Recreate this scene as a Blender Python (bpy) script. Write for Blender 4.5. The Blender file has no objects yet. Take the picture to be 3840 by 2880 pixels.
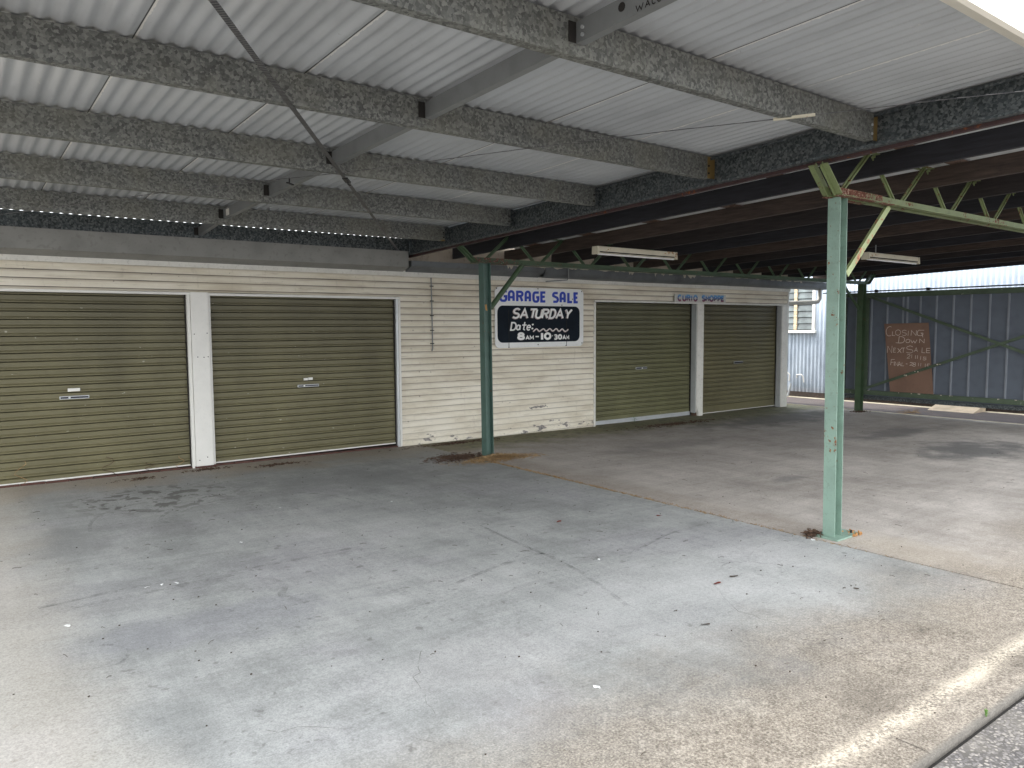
import bpy, bmesh, math, random
from mathutils import Vector, Matrix
random.seed(7)
sc = bpy.context.scene
COL = sc.collection
PI = math.pi

# ------------------------------------------------------------------ helpers
def gz(x, y=0):                       # slab falls slightly to the right
    return -0.0075*(max(-8, min(x, 18))-6.0)

class MB:
    def __init__(s): s.v = []; s.f = []
    def quad(s, *p):
        n = len(s.v); s.v += [tuple(q) for q in p]; s.f.append(tuple(range(n, n+len(p)))); return s
    def box(s, x0, x1, y0, y1, z0, z1):
        P = [(x0,y0,z0),(x1,y0,z0),(x1,y1,z0),(x0,y1,z0),(x0,y0,z1),(x1,y0,z1),(x1,y1,z1),(x0,y1,z1)]
        return s.hexa(P)
    def hexa(s, P):
        n = len(s.v); s.v += [tuple(p) for p in P]
        for f in ((3,2,1,0),(4,5,6,7),(0,1,5,4),(1,2,6,5),(2,3,7,6),(3,0,4,7)): s.f.append(tuple(n+i for i in f))
        return s
    def bar(s, a, b, w, h, up=(0,0,1)):   # rectangular bar a->b, w across, h along 'up'
        a = Vector(a); b = Vector(b); d = (b-a).normalized(); up = Vector(up)
        sd = d.cross(up)
        if sd.length < 1e-4: sd = d.cross(Vector((0,1,0)))
        sd.normalize(); u = sd.cross(d).normalized()
        P = []
        for q in (a, b):
            for i, j in ((-1,-1),(1,-1),(1,1),(-1,1)): P.append(q+sd*(w/2*i)+u*(h/2*j))
        n = len(s.v); s.v += [tuple(p) for p in P]
        for f in ((0,1,2,3),(7,6,5,4),(0,4,5,1),(1,5,6,2),(2,6,7,3),(3,7,4,0)): s.f.append(tuple(n+i for i in f))
        return s
    def tube(s, pts, r, n=10, r2=None, caps=True):
        pts = [Vector(p) for p in pts]; base = len(s.v); m = len(pts); prev = None
        for i, p in enumerate(pts):
            d = (pts[min(i+1,m-1)]-pts[max(i-1,0)]).normalized()
            a = Vector((0,0,1)) if abs(d.z) < .9 else Vector((1,0,0))
            if prev is not None: a = prev
            sd = d.cross(a).normalized(); u = sd.cross(d).normalized(); prev = u
            rr = r if r2 is None else r+(r2-r)*i/(m-1)
            for k in range(n):
                t = 2*PI*k/n; s.v.append(tuple(p+sd*math.cos(t)*rr+u*math.sin(t)*rr))
        for i in range(m-1):
            for k in range(n):
                k2 = (k+1) % n; s.f.append((base+i*n+k, base+i*n+k2, base+(i+1)*n+k2, base+(i+1)*n+k))
        if caps:
            s.f.append(tuple(base+k for k in range(n))[::-1]); s.f.append(tuple(base+(m-1)*n+k for k in range(n)))
        return s
    def prism(s, prof, axis, a, b, fn=None, closed=True):
        """prof: list of 2D points; extruded along axis 'x' (prof=(y,z)), 'y' (prof=(x,z)), 'z' (prof=(x,y))"""
        n = len(s.v); m = len(prof)
        for t in (a, b):
            for (p, q) in prof:
                v = {'x':(t,p,q),'y':(p,t,q),'z':(p,q,t)}[axis]
                if fn: v = fn(*v)
                s.v.append(v)
        for i in range(m if closed else m-1):
            j = (i+1) % m; s.f.append((n+i, n+j, n+m+j, n+m+i))
        if closed:
            s.f.append(tuple(n+i for i in range(m))[::-1]); s.f.append(tuple(n+m+i for i in range(m)))
        return s
    def grid(s, rows):
        n = len(s.v); m = len(rows[0])
        for r in rows: s.v += [tuple(p) for p in r]
        for i in range(len(rows)-1):
            for j in range(m-1): s.f.append((n+i*m+j, n+i*m+j+1, n+(i+1)*m+j+1, n+(i+1)*m+j))
        return s

WL = {}
def empty(name, loc, label=None, cat=None, group=None):
    o = bpy.data.objects.new(name, None); COL.objects.link(o); o.location = loc; o.empty_display_size = .1
    WL[o] = Vector(loc)
    tag(o, label, cat, group); return o
def tag(o, label=None, cat=None, group=None, kind=None):
    if label: o['label'] = label
    if cat: o['category'] = cat
    if group: o['group'] = group
    if kind: o['kind'] = kind
    return o
def obj(name, mb, mat, parent=None, smooth=False, bevel=0, loc=None, label=None):
    org = WL[parent] if parent is not None else Vector(loc or (0,0,0))
    me = bpy.data.meshes.new(name)
    me.from_pydata([tuple(Vector(v)-org) for v in mb.v], [], mb.f); me.validate(); 
    bm = bmesh.new(); bm.from_mesh(me); bmesh.ops.recalc_face_normals(bm, faces=bm.faces); bm.to_mesh(me); bm.free()
    if mat: me.materials.append(mat)
    if smooth:
        for p in me.polygons: p.use_smooth = True
        me.set_sharp_from_angle(angle=math.radians(smooth if smooth > 1 else 40))
    o = bpy.data.objects.new(name, me); COL.objects.link(o)
    if parent is not None: o.parent = parent
    else: o.location = org
    WL[o] = org
    if bevel:
        b = o.modifiers.new('Bevel', 'BEVEL'); b.width = bevel; b.segments = 2; b.limit_method = 'ANGLE'
    if label: o['label'] = label
    return o

def objs(name, mb, mat, parent, **k):
    """one object per connected piece of mb"""
    par = list(range(len(mb.v)))
    def find(i):
        while par[i] != i: par[i] = par[par[i]]; i = par[i]
        return i
    for f in mb.f:
        for q in f[1:]: par[find(q)] = find(f[0])
    groups = {}
    for f in mb.f: groups.setdefault(find(f[0]), []).append(f)
    out = []
    for fs in groups.values():
        ids = sorted({i for f in fs for i in f}); mp = {v: i for i, v in enumerate(ids)}
        m = MB(); m.v = [mb.v[i] for i in ids]; m.f = [tuple(mp[i] for i in f) for f in fs]; out.append(obj(name, m, mat, parent, **k))
    return out

# ------------------------------------------------------------------ materials
class NT:
    def __init__(s, name):
        s.m = bpy.data.materials.new(name); s.m.use_nodes = True; s.t = s.m.node_tree; s.t.nodes.clear()
        s.out = s.t.nodes.new('ShaderNodeOutputMaterial'); s.b = s.t.nodes.new('ShaderNodeBsdfPrincipled')
        s.t.links.new(s.b.outputs[0], s.out.inputs[0]); g = s.t.nodes.new('ShaderNodeNewGeometry'); s.pos = g.outputs['Position']; s.nor = g.outputs['Normal']
    def link(s, a, inp):
        if isinstance(a, (int, float)): inp.default_value = a
        elif isinstance(a, tuple): inp.default_value = a if len(a) == 4 or inp.type == 'VECTOR' else a+(1,)
        else: s.t.links.new(a, inp)
    def set(s, **k):
        for n, v in k.items(): s.link(v, s.b.inputs[n.replace('_', ' ')])
    def math(s, op, a, b=0.0, c=0.0, clamp=False):
        n = s.t.nodes.new('ShaderNodeMath'); n.operation = op; n.use_clamp = clamp
        s.link(a, n.inputs[0]); s.link(b, n.inputs[1]); s.link(c, n.inputs[2]); return n.outputs[0]
    def xyz(s, v=None):
        n = s.t.nodes.new('ShaderNodeSeparateXYZ'); s.link(v or s.pos, n.inputs[0]); return n.outputs
    def comb(s, x, y, z):
        n = s.t.nodes.new('ShaderNodeCombineXYZ')
        for i, q in enumerate((x, y, z)): s.link(q, n.inputs[i])
        return n.outputs[0]
    def scale(s, sx, sy, sz, v=None, off=(0,0,0)):
        n = s.t.nodes.new('ShaderNodeMapping'); s.link(v or s.pos, n.inputs[0]); n.inputs['Scale'].default_value = (sx,sy,sz); n.inputs['Location'].default_value = off
        return n.outputs[0]
    def noise(s, sc, det=4, rough=.55, v=None, dist=0.0):
        n = s.t.nodes.new('ShaderNodeTexNoise'); n.inputs['Scale'].default_value = sc; n.inputs['Detail'].default_value = det
        n.inputs['Roughness'].default_value = rough; n.inputs['Distortion'].default_value = dist; s.link(v or s.pos, n.inputs['Vector']); return n.outputs['Fac']
    def vor(s, sc, v=None, feature='F1', out='Distance', rnd=1.0):
        n = s.t.nodes.new('ShaderNodeTexVoronoi'); n.feature = feature; n.inputs['Scale'].default_value = sc; n.inputs['Randomness'].default_value = rnd
        s.link(v or s.pos, n.inputs['Vector']); return n.outputs[out]
    def ramp(s, f, stops, interp='LINEAR'):
        n = s.t.nodes.new('ShaderNodeValToRGB'); s.link(f, n.inputs[0]); e = n.color_ramp.elements; n.color_ramp.interpolation = interp
        while len(e) < len(stops): e.new(.5)
        for k, (p, c) in enumerate(stops):
            e[k].position = p; e[k].color = (c,c,c,1) if isinstance(c, (int, float)) else tuple(c)+(1,)
        return n.outputs[0]
    def step(s, f, a, b): return s.ramp(f, [(a, 0.0), (b, 1.0)]) if a < b else s.ramp(f, [(b, 1.0), (a, 0.0)])
    def mr(s, f, a, b, c=0.0, d=1.0):
        n = s.t.nodes.new('ShaderNodeMapRange'); s.link(f, n.inputs[0])
        for i, q in enumerate((a,b,c,d)): n.inputs[i+1].default_value = q
        n.interpolation_type = 'SMOOTHSTEP'; return n.outputs[0]
    def mix(s, f, a, b, mode='MIX'):
        n = s.t.nodes.new('ShaderNodeMix'); n.data_type = 'RGBA'; n.blend_type = mode; n.clamp_factor = True
        s.link(f, n.inputs[0]); s.link(a, n.inputs[6]); s.link(b, n.inputs[7]); return n.outputs[2]
    def bump(s, h, dist=.002, st=1.0, chain=None):
        n = s.t.nodes.new('ShaderNodeBump'); n.inputs['Distance'].default_value = dist; n.inputs['Strength'].default_value = st; s.link(h, n.inputs['Height'])
        if chain is not None: s.t.links.new(chain, n.inputs['Normal'])
        s.t.links.new(n.outputs[0], s.b.inputs['Normal']); return n.outputs[0]

def m_paint(name, col, rough=.5, var=.25, dirt=.25, rust=0.0, rustcol=(.16,.055,.025), metallic=0, bump=.0008, spec=.4, nscale=7, rscale=26, chips=None):
    n = NT(name); c2 = tuple(q*(1-var) for q in col); c3 = tuple(min(1, q*(1+var*.5)) for q in col)
    a = n.noise(nscale, 5); base = n.ramp(a, [(.3, c2), (.5, col), (.72, c3)])
    if dirt:
        d = n.noise(nscale*4, 6, .7); base = n.mix(n.math('MULTIPLY', n.mr(d, .5, .72), dirt), base, (.05,.043,.035))
    r = rough
    if rust:
        rn = n.noise(rscale, 6, .65, dist=.6); big = n.noise(3.1, 3)
        f = n.math('ADD', rn, n.math('MULTIPLY', n.math('SUBTRACT', big, .5), .6)); mk = n.mr(f, .72-rust, .76-rust)
        rc = n.ramp(n.noise(70, 4), [(.3, tuple(q*.5 for q in rustcol)), (.55, rustcol), (.75, chips or tuple(min(1,q*2.2) for q in rustcol))])
        base = n.mix(mk, base, rc); r = n.math('ADD', n.math('MULTIPLY', mk, .3), rough)
        n.bump(n.math('SUBTRACT', n.noise(60, 4), n.math('MULTIPLY', mk, .6)), bump*1.5)
    elif bump: n.bump(n.noise(55, 5), bump)
    n.set(Base_Color=base, Roughness=r, Metallic=metallic, Specular_IOR_Level=spec); return n.m

def m_galv(name, lo, mid, hi, sc=42, rough=.5, metal=.35, tint=(.30,.27,.18)):
    n = NT(name)
    w = n.noise(sc*.9, 2, .5); v = n.t.nodes.new('ShaderNodeVectorMath'); v.operation = 'ADD'; n.link(n.pos, v.inputs[0]); n.link(n.comb(w, n.noise(sc*.8, 2), w), v.inputs[1])
    sv = n.t.nodes.new('ShaderNodeVectorMath'); sv.operation='MULTIPLY_ADD'
    n.link(n.comb(w, n.noise(sc*.8,2), n.noise(sc*1.1,2)), sv.inputs[0]); sv.inputs[1].default_value = (.022,.022,.022); n.link(n.pos, sv.inputs[2])
    c = n.vor(sc, sv.outputs[0], out='Color'); x = n.xyz(c)[0]
    f = n.math('ADD', n.math('MULTIPLY', x, .62), n.math('MULTIPLY', n.noise(sc*2.2, 4, .7), .42))
    base = n.ramp(f, [(.22, lo), (.5, mid), (.82, hi)])
    big = n.noise(2.6, 4); base = n.mix(n.math('MULTIPLY', n.mr(big, .42, .68), .32), base, tint)
    n.set(Base_Color=base, Roughness=n.ramp(f, [(.2, rough+.12), (.8, rough-.08)]), Metallic=metal); n.bump(f, .0006); return n.m

def m_roof(name, col, seam=True):
    n = NT(name); X, Y, Z = n.xyz()
    big = n.noise(1.3, 5, .6); st = n.noise(6, 5, .6, n.scale(1, .12, 1))
    c = n.ramp(n.math('ADD', n.math('MULTIPLY', big, .5), n.math('MULTIPLY', st, .5)), [(.3, tuple(q*.74 for q in col)), (.5, col), (.72, tuple(min(1, q*1.12) for q in col))])
    # white oxide bloom on some ribs, blotchy
    mott = n.mr(n.noise(34, 6, .75, n.scale(1, .45, 1)), .56, .72); rib = n.mr(n.math('ABSOLUTE', n.math('SUBTRACT', n.math('FRACT', n.math('DIVIDE', n.math('SUBTRACT', X, .83), .0877)), .5)), .02, .22, 1.0, 0.0)
    patch = n.mr(n.noise(.9, 3, .5), .52, .64)
    c = n.mix(n.math('MULTIPLY', n.math('MULTIPLY', mott, rib), n.math('MULTIPLY', patch, .75)), c, (.78,.77,.72))
    spk = n.mr(n.noise(46, 2), .72, .78); c = n.mix(n.math('MULTIPLY', spk, .35), c, (.17,.17,.16))
    if seam:
        t = n.math('FRACT', n.math('DIVIDE', n.math('SUBTRACT', X, -.047), .877))   # 0 at the lap
        t = n.math('MULTIPLY', t, .877)
        rag = n.math('MULTIPLY', n.math('SUBTRACT', n.noise(60, 4, .7, n.scale(1,.5,1)), .5), .022)
        tw = n.math('ADD', t, rag); lo = n.math('GREATER_THAN', t, .005); hi = n.math('LESS_THAN', tw, .014)
        w = n.math('MULTIPLY', n.math('MULTIPLY', lo, hi), n.mr(n.noise(1.7, 3, .5), .30, .42))
        c = n.mix(n.math('MULTIPLY', w, .6), c, (.84,.82,.76))
        c = n.mix(n.math('LESS_THAN', t, .005), c, (.05,.05,.055))
    n.set(Base_Color=c, Roughness=.42, Metallic=.25); n.bump(n.noise(25, 4), .0006); return n.m

def m_concrete(name, side):
    n = NT(name); X, Y, Z = n.xyz()
    n1 = n.noise(.55, 6, .6); n2 = n.noise(2.4, 7, .62); n3 = n.noise(9, 6, .65, dist=.4); fine = n.noise(130, 3, .6); fine2 = n.noise(48, 5, .7)
    if side == 'left':
        base = n.ramp(n.math('ADD', n.math('MULTIPLY', n1, .55), n.math('MULTIPLY', n2, .45)), [(.33, (.20,.208,.206)), (.5, (.325,.334,.330)), (.66, (.43,.434,.430))])
        lil = n.mr(n.noise(.8, 3, .5, n.scale(1,1,1,off=(7,3,0))), .5, .66); base = n.mix(n.math('MULTIPLY', lil, .35), base, (.38,.37,.395))
    else:
        base = n.ramp(n.math('ADD', n.math('MULTIPLY', n1, .55), n.math('MULTIPLY', n2, .45)), [(.33, (.27,.247,.225)), (.5, (.40,.368,.338)), (.66, (.53,.49,.455))])
    # horizontal dirty smears
    sm = n.mr(n.noise(5, 6, .7, n.scale(.55, 1.5, 1), dist=.8), .52, .70); base = n.mix(n.math('MULTIPLY', sm, .22), base, (.15,.145,.14))
    spots = n.math('MULTIPLY', n.mr(n.noise(13, 3, .5, n.scale(1,1,1,off=(3,9,0))), .66, .72), .5); base = n.mix(spots, base, (.12,.12,.115))
    s1 = n.noise(2.2, 5, .7, n.scale(.5, 6, 1), dist=.3); s2 = n.noise(2.0, 5, .7, n.scale(6, .6, 1, off=(2,5,0)), dist=.3)
    base = n.mix(.30, base, n.ramp(n.math('ADD', n.math('MULTIPLY', s1, .5), n.math('MULTIPLY', s2, .5)), [(.36, .55), (.5, 1.0), (.64, 1.3)]), 'MULTIPLY')
    # deeper grime and painted-in dimness toward the garage doors
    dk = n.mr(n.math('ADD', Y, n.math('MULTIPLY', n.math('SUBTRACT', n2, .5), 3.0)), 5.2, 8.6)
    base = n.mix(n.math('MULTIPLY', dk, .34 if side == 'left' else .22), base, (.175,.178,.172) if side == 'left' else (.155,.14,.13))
    def blob(cx, cy, rx, ry, amt, col, nz=1.1, sc=2.2):
        nonlocal base
        dx = n.math('DIVIDE', n.math('SUBTRACT', X, cx), rx); dy = n.math('DIVIDE', n.math('SUBTRACT', Y, cy), ry)
        d = n.math('SQRT', n.math('ADD', n.math('MULTIPLY', dx, dx), n.math('MULTIPLY', dy, dy)))
        d = n.math('ADD', d, n.math('MULTIPLY', n.math('SUBTRACT', n.noise(sc, 6, .65), .5), nz*2))
        base = n.mix(n.math('MULTIPLY', n.mr(d, .35, 1.1, 1.0, 0.0), amt), base, col)
    if side == 'left':
        # oil splashes before the doors
        dx = n.math('DIVIDE', n.math('SUBTRACT', X, 1.65), .9); dy = n.math('DIVIDE', n.math('SUBTRACT', Y, 7.95), .75)
        dd = n.math('SQRT', n.math('ADD', n.math('MULTIPLY', dx, dx), n.math('MULTIPLY', dy, dy)))
        oil = n.math('MULTIPLY', n.mr(n.noise(6.5, 4, .55, dist=.5), .53, .58), n.mr(dd, .45, 1.15, 1.0, 0.0)); base = n.mix(n.math('MULTIPLY', oil, .7), base, (.07,.068,.062))
        blob(.9, 5.2, 1.2, .40, .35, (.19,.19,.20), 1.6); blob(3.6, 7.6, 1.4, .8, .32, (.15,.155,.16), 1.6); blob(.6, 6.6, 1.0, .55, .35, (.15,.15,.15), 1.7)
        blob(3.3, 2.85, .5, .22, .35, (.22,.22,.22)); blob(1.2, 4.3, .9, .35, .3, (.2,.2,.24))
        blob(3.8, 3.2, 1.2, .6, .3, (.52,.52,.52), 1.2); blob(4.9, 3.0, .6, .7, .35, (.54,.54,.53), 1.2); blob(2.2,3.0,.9,.4,.3,(.5,.49,.49),.8)
        tanb = n.mr(n.math('ADD', Y, n.math('MULTIPLY', n.math('SUBTRACT', n.noise(1.6, 5), .5), 1.6)), 8.35, 9.15); base = n.mix(n.math('MULTIPLY', tanb, .75), base, (.30,.255,.20))
        leftb = n.mr(n.math('ADD', X, n.math('MULTIPLY', n.math('SUBTRACT', n.noise(1.3, 5), .5), .7)), .75, .25); base = n.mix(n.math('MULTIPLY', leftb, .5), base, (.45,.41,.35))
    else:
        blob(11.3, 4.4, 1.3, .75, .7, (.085,.09,.095)); blob(12.2, 5.9, 1.6, .35, .55, (.10,.10,.105)); blob(7.4, 4.75, .45, .14, .5, (.14,.14,.14))
        blob(12.3, 8.2, 2.6, .75, .65, (.085,.085,.078)); blob(8.3, 7.2, 1.6, .4, .35, (.16,.155,.15))
        # moss at the wall
        ms = n.mr(n.math('ADD', Y, n.math('MULTIPLY', n.math('SUBTRACT', n.noise(2.6, 6, .7), .5), 1.5)), 8.15, 9.05)
        base = n.mix(n.math('MULTIPLY', ms, .85), base, n.ramp(n.noise(9, 5), [(.35, (.07,.072,.035)), (.52, (.17,.17,.075)), (.7, (.16,.13,.085))]))
        rst = n.mr(n.math('ADD', n.math('ABSOLUTE', n.math('SUBTRACT', X, 5.6)), n.math('MULTIPLY', n.math('SUBTRACT', n.noise(2.2, 5), .5), .5)), .05, .42, 1.0, 0.0); base = n.mix(n.math('MULTIPLY', rst, .26), base, (.27,.22,.165))
        blob(5.75, 2.6, .4, .75, .35, (.48,.42,.34), .7)
    # weathered open front: tan, coarse with exposed grit
    wy = n.math('ADD', Y, n.math('MULTIPLY', n.math('SUBTRACT', n.noise(1.1, 6, .6), .5), 1.1))
    fr = n.mr(wy, 1.7, 2.9, 1.0, 0.0)
    if side == 'right': fr = n.mr(wy, 1.6, 3.0, 1.0, 0.0)
    grit = n.ramp(n.math('ADD', n.math('MULTIPLY', n.noise(95, 4, .75), .75), n.math('MULTIPLY', n.noise(22, 5, .7), .25)), [(.38, (.10,.080,.060)), (.49, (.245,.208,.166)), (.60, (.42,.372,.308))])
    grit = n.mix(n.math('MULTIPLY', n.mr(n.noise(1.1, 7, .7, n.scale(1,1.8,1)), .42, .72), .8), grit, n.mix(.75, grit, (.20,.175,.145), 'MULTIPLY'))
    base = n.mix(n.math('MULTIPLY', fr, .92), base, grit)
    # rain-washed drip line under the gutter
    dl = n.math('ABSOLUTE', n.math('SUBTRACT', n.math('ADD', Y, n.math('MULTIPLY', n.math('SUBTRACT', n.noise(2.5, 5), .5), .10)), 1.47))
    w = n.math('MULTIPLY', n.mr(dl, .0, .085, 1.0, 0.0), n.mr(n.math('ADD', n.noise(70, 4, .7), n.math('MULTIPLY', n.noise(3.0, 4), .5)), .62, .82)); base = n.mix(n.math('MULTIPLY', w, .7), base, (.70,.62,.50))
    eg = n.mr(Y, 1.262, 1.30, 1.0, 0.0); base = n.mix(n.math('MULTIPLY', eg, .8), base, (.16,.15,.135))
    # sandy tooth everywhere
    base = n.mix(.5, base, n.ramp(fine, [(.3, .55), (.5, 1.0), (.7, 1.35)]), 'MULTIPLY'); base = n.mix(.35, base, n.ramp(fine2, [(.35, .6), (.5, 1.0), (.68, 1.3)]), 'MULTIPLY')
    n.set(Base_Color=base, Roughness=n.math('ADD', n.math('MULTIPLY', fr, .2), .68 if side=='left' else .75), Specular_IOR_Level=.35)
    n.bump(n.math('ADD', n.math('MULTIPLY', n3, .5), n.math('MULTIPLY', fine2, n.math('ADD', n.math('MULTIPLY', fr, 1.4), .25))), .0035, .6)
    return n.m

def m_boards():
    n = NT('weatherboard_paint'); X, Y, Z = n.xyz()
    c = n.ramp(n.noise(2.2, 5, .6, n.scale(.6, 1, 2.5)), [(.3, (.56,.50,.39)), (.5, (.70,.65,.535)), (.7, (.79,.745,.64))])
    st = n.mr(n.noise(5, 6, .7, n.scale(.45, 1, 5)), .52, .70); c = n.mix(n.math('MULTIPLY', st, .42), c, (.33,.28,.22))
    run = n.mr(n.noise(16, 5, .65, n.scale(1, 1, .12)), .58, .74); c = n.mix(n.math('MULTIPLY', run, .25), c, (.30,.26,.21))
    # grime plus the lap's shadow line, both painted under each board edge
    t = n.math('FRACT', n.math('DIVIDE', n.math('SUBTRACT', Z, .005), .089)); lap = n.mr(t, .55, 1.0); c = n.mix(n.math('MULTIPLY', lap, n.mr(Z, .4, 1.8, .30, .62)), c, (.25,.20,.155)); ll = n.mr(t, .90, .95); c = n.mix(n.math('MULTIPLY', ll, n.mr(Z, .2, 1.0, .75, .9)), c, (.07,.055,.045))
    sp = n.mr(n.noise(21, 2, .5), .735, .75); c = n.mix(n.math('MULTIPLY', sp, .7), c, (.06,.05,.045))
    # peeling near the ground
    pl = n.math('SUBTRACT', n.noise(5.5, 5, .62, n.scale(.8, 1, 2.2)), n.mr(Z, .06, .36, 0.0, .24)); mk = n.mr(pl, .585, .595)
    dxp = n.math('DIVIDE', n.math('SUBTRACT', X, 7.62), .34); dzp = n.math('DIVIDE', n.math('SUBTRACT', Z, .40), .045)
    dp = n.math('ADD', n.math('SQRT', n.math('ADD', n.math('MULTIPLY', dxp, dxp), n.math('MULTIPLY', dzp, dzp))), n.math('MULTIPLY', n.math('SUBTRACT', n.noise(9, 5, .6), .5), 2.2))
    mk = n.math('MAXIMUM', mk, n.mr(dp, .55, .6, 1.0, 0.0))
    c = n.mix(mk, c, n.ramp(n.noise(30, 5), [(.35, (.14,.13,.12)), (.55, (.26,.24,.22)), (.75, (.38,.35,.32))]))
    cr = n.vor(9, n.scale(.7, 1, 1.7), 'DISTANCE_TO_EDGE'); crk = n.math('MULTIPLY', n.math('LESS_THAN', cr, .008), n.mr(Z, .1, .3, 1.0, 0.0)); c = n.mix(n.math('MULTIPLY', crk, .4), c, (.12,.10,.08))
    n.set(Base_Color=c, Roughness=.62); n.bump(n.math('SUBTRACT', n.math('MULTIPLY', n.noise(40, 4), .3), mk), .0012); return n.m

def m_door(name, col):
    n = NT(name); X, Y, Z = n.xyz()
    c = n.ramp(n.noise(1.6, 5, .6, n.scale(1, 1, .5)), [(.3, tuple(q*.78 for q in col)), (.5, col), (.7, tuple(q*1.2 for q in col))])
    dst = n.mr(n.noise(24, 5, .7, n.scale(.5, 1, 3)), .5, .7); c = n.mix(n.math('MULTIPLY', dst, .22), c, (.17,.15,.09))
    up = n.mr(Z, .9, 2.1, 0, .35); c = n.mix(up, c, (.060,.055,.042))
    t = n.math('FRACT', n.math('DIVIDE', n.math('SUBTRACT', Z, .115), .088)); g = n.math('LESS_THAN', n.math('ABSOLUTE', n.math('SUBTRACT', t, .03)), .048); c = n.mix(n.math('MULTIPLY', g, n.mr(Z,.1,.13)), c, (.038,.033,.018))
    sp = n.mr(n.noise(15, 2, .4, n.scale(1,1,2)), .765, .775); c = n.mix(n.math('MULTIPLY', sp, .6), c, (.42,.40,.33))
    sp2 = n.mr(n.noise(30, 3, .4), .71, .74); c = n.mix(n.math('MULTIPLY', n.math('MULTIPLY', sp2, n.mr(Z, .1, .5, 1., .1)), .5), c, (.06,.05,.03))
    n.set(Base_Color=c, Roughness=.5, Specular_IOR_Level=.45); n.bump(n.math('ADD', n.noise(9, 3, .5, n.scale(1,1,.3)), n.math('MULTIPLY', n.noise(2.5, 3), 2.0)), .004); return n.m

def m_timber(name, col):
    n = NT(name); g = n.noise(14, 6, .65, n.scale(3, .25, 3)); c = n.ramp(g, [(.3, tuple(q*.5 for q in col)), (.5, col), (.72, tuple(q*1.6 for q in col))])
    st = n.mr(n.noise(1.7, 5, .7), .55, .7); c = n.mix(n.math('MULTIPLY', st, .4), c, (.015,.012,.012))
    n.set(Base_Color=c, Roughness=.8); n.bump(g, .002); return n.m

def m_corr_wall():
    n = NT('galvanised_wall'); X, Y, Z = n.xyz()
    c = n.ramp(n.noise(2.5, 6, .7, n.scale(1, 1, .4)), [(.3, (.20,.25,.31)), (.5, (.33,.39,.47)), (.7, (.46,.53,.61))])
    s_ = n.mr(n.noise(60, 4, .8), .45, .65); c = n.mix(n.math('MULTIPLY', s_, .4), c, (.56,.62,.68))
    up = n.mr(Z, 1.4, 2.2); c = n.mix(n.math('MULTIPLY', up, .55), c, (.62,.70,.82))  # sky light on the upper wall mixed in as a paler blue
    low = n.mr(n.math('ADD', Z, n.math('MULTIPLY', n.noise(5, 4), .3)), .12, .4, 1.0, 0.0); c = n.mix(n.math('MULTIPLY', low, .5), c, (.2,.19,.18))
    n.set(Base_Color=c, Roughness=.42, Metallic=.3); return n.m

def m_asphalt(name, lo, hi):
    n = NT(name); f = n.noise(150, 4, .7); b = n.noise(3, 5); c = n.ramp(f, [(.35, lo), (.55, tuple((p+q)/2 for p, q in zip(lo, hi))), (.68, hi)])
    c = n.mix(n.math('MULTIPLY', n.mr(b, .45, .7), .35), c, (.16,.13,.11)); n.set(Base_Color=c, Roughness=.9); n.bump(n.noise(120, 4, .7), .004); return n.m

def m_simple(name, col, rough=.5, metallic=0, var=.15):
    return m_paint(name, col, rough, var, .12, 0, metallic=metallic)

def m_aggregate():
    n = NT('exposed_aggregate'); v = n.vor(85, out='Color'); x = n.xyz(v)[0]; d = n.vor(85)
    c = n.ramp(x, [(.1, (.085,.08,.08)), (.45, (.155,.145,.145)), (.75, (.23,.215,.21)), (.95, (.36,.33,.30))]); c = n.mix(n.mr(d, .4, .75), c, (.09,.085,.08))
    c = n.mix(n.math('MULTIPLY', n.mr(n.noise(2, 5), .45, .7), .4), c, (.24,.22,.19)); n.set(Base_Color=c, Roughness=.9, Specular_IOR_Level=.2); n.bump(n.math('SUBTRACT', 1.0, d), .002); return n.m

M = {}
M['galv'] = m_galv('galvanised_spangle', (.088,.092,.088), (.152,.158,.149), (.250,.258,.240), 66, tint=(.215,.21,.165))
M['galv_dark'] = m_galv('galvanised_spangle_dark', (.022,.029,.031), (.060,.071,.074), (.145,.158,.158), 62, .55, .3, (.07,.09,.10))
M['zinc'] = m_paint('zinc_coated_channel', (.21,.22,.22), .42, .12, .12, metallic=.3)
M['roof'] = m_roof('roof_sheet_underside', (.475,.495,.515))
M['roof_old'] = m_roof('old_roof_sheet', (.62,.65,.67), False)
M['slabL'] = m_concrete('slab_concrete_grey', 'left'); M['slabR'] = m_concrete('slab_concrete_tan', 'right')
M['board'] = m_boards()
M['white'] = m_paint('white_trim_paint', (.66,.65,.60), .5, .10, .30)
M['white_clean'] = m_paint('white_metal_trim', (.70,.69,.65), .4, .05, .08)
M['silver'] = m_paint('aluminium_trim', (.50,.52,.53), .38, .08, .15, metallic=.4)
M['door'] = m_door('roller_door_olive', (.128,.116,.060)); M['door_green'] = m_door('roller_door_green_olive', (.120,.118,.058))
M['apron'] = m_paint('grey_flashing_paint', (.235,.235,.22), .6, .16, .3, nscale=4)
M['gutter'] = m_paint('weathered_gutter_grey', (.135,.148,.155), .5, .35, .45, nscale=3)
M['post'] = m_paint('sea_green_post_paint', (.20,.295,.242), .5, .18, .32, .06, chips=(.45,.28,.10))
M['post_shaded'] = m_paint('shaded_green_post_paint', (.070,.125,.105), .45, .2, .3, .03, chips=(.4,.4,.34))  # post green darkened in the colour for the weaker light further back
M['truss'] = m_paint('olive_green_truss_paint', (.175,.215,.095), .5, .2, .35, .105, chips=(.50,.44,.30))
M['truss_rusty'] = m_paint('rusted_truss_paint', (.16,.18,.09), .7, .3, .3, .34, rustcol=(.15,.055,.035), chips=(.55,.47,.36), bump=.003)
M['truss_dark'] = m_paint('dark_green_truss_paint', (.055,.095,.048), .5, .25, .35, .06, chips=(.35,.38,.3))
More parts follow.
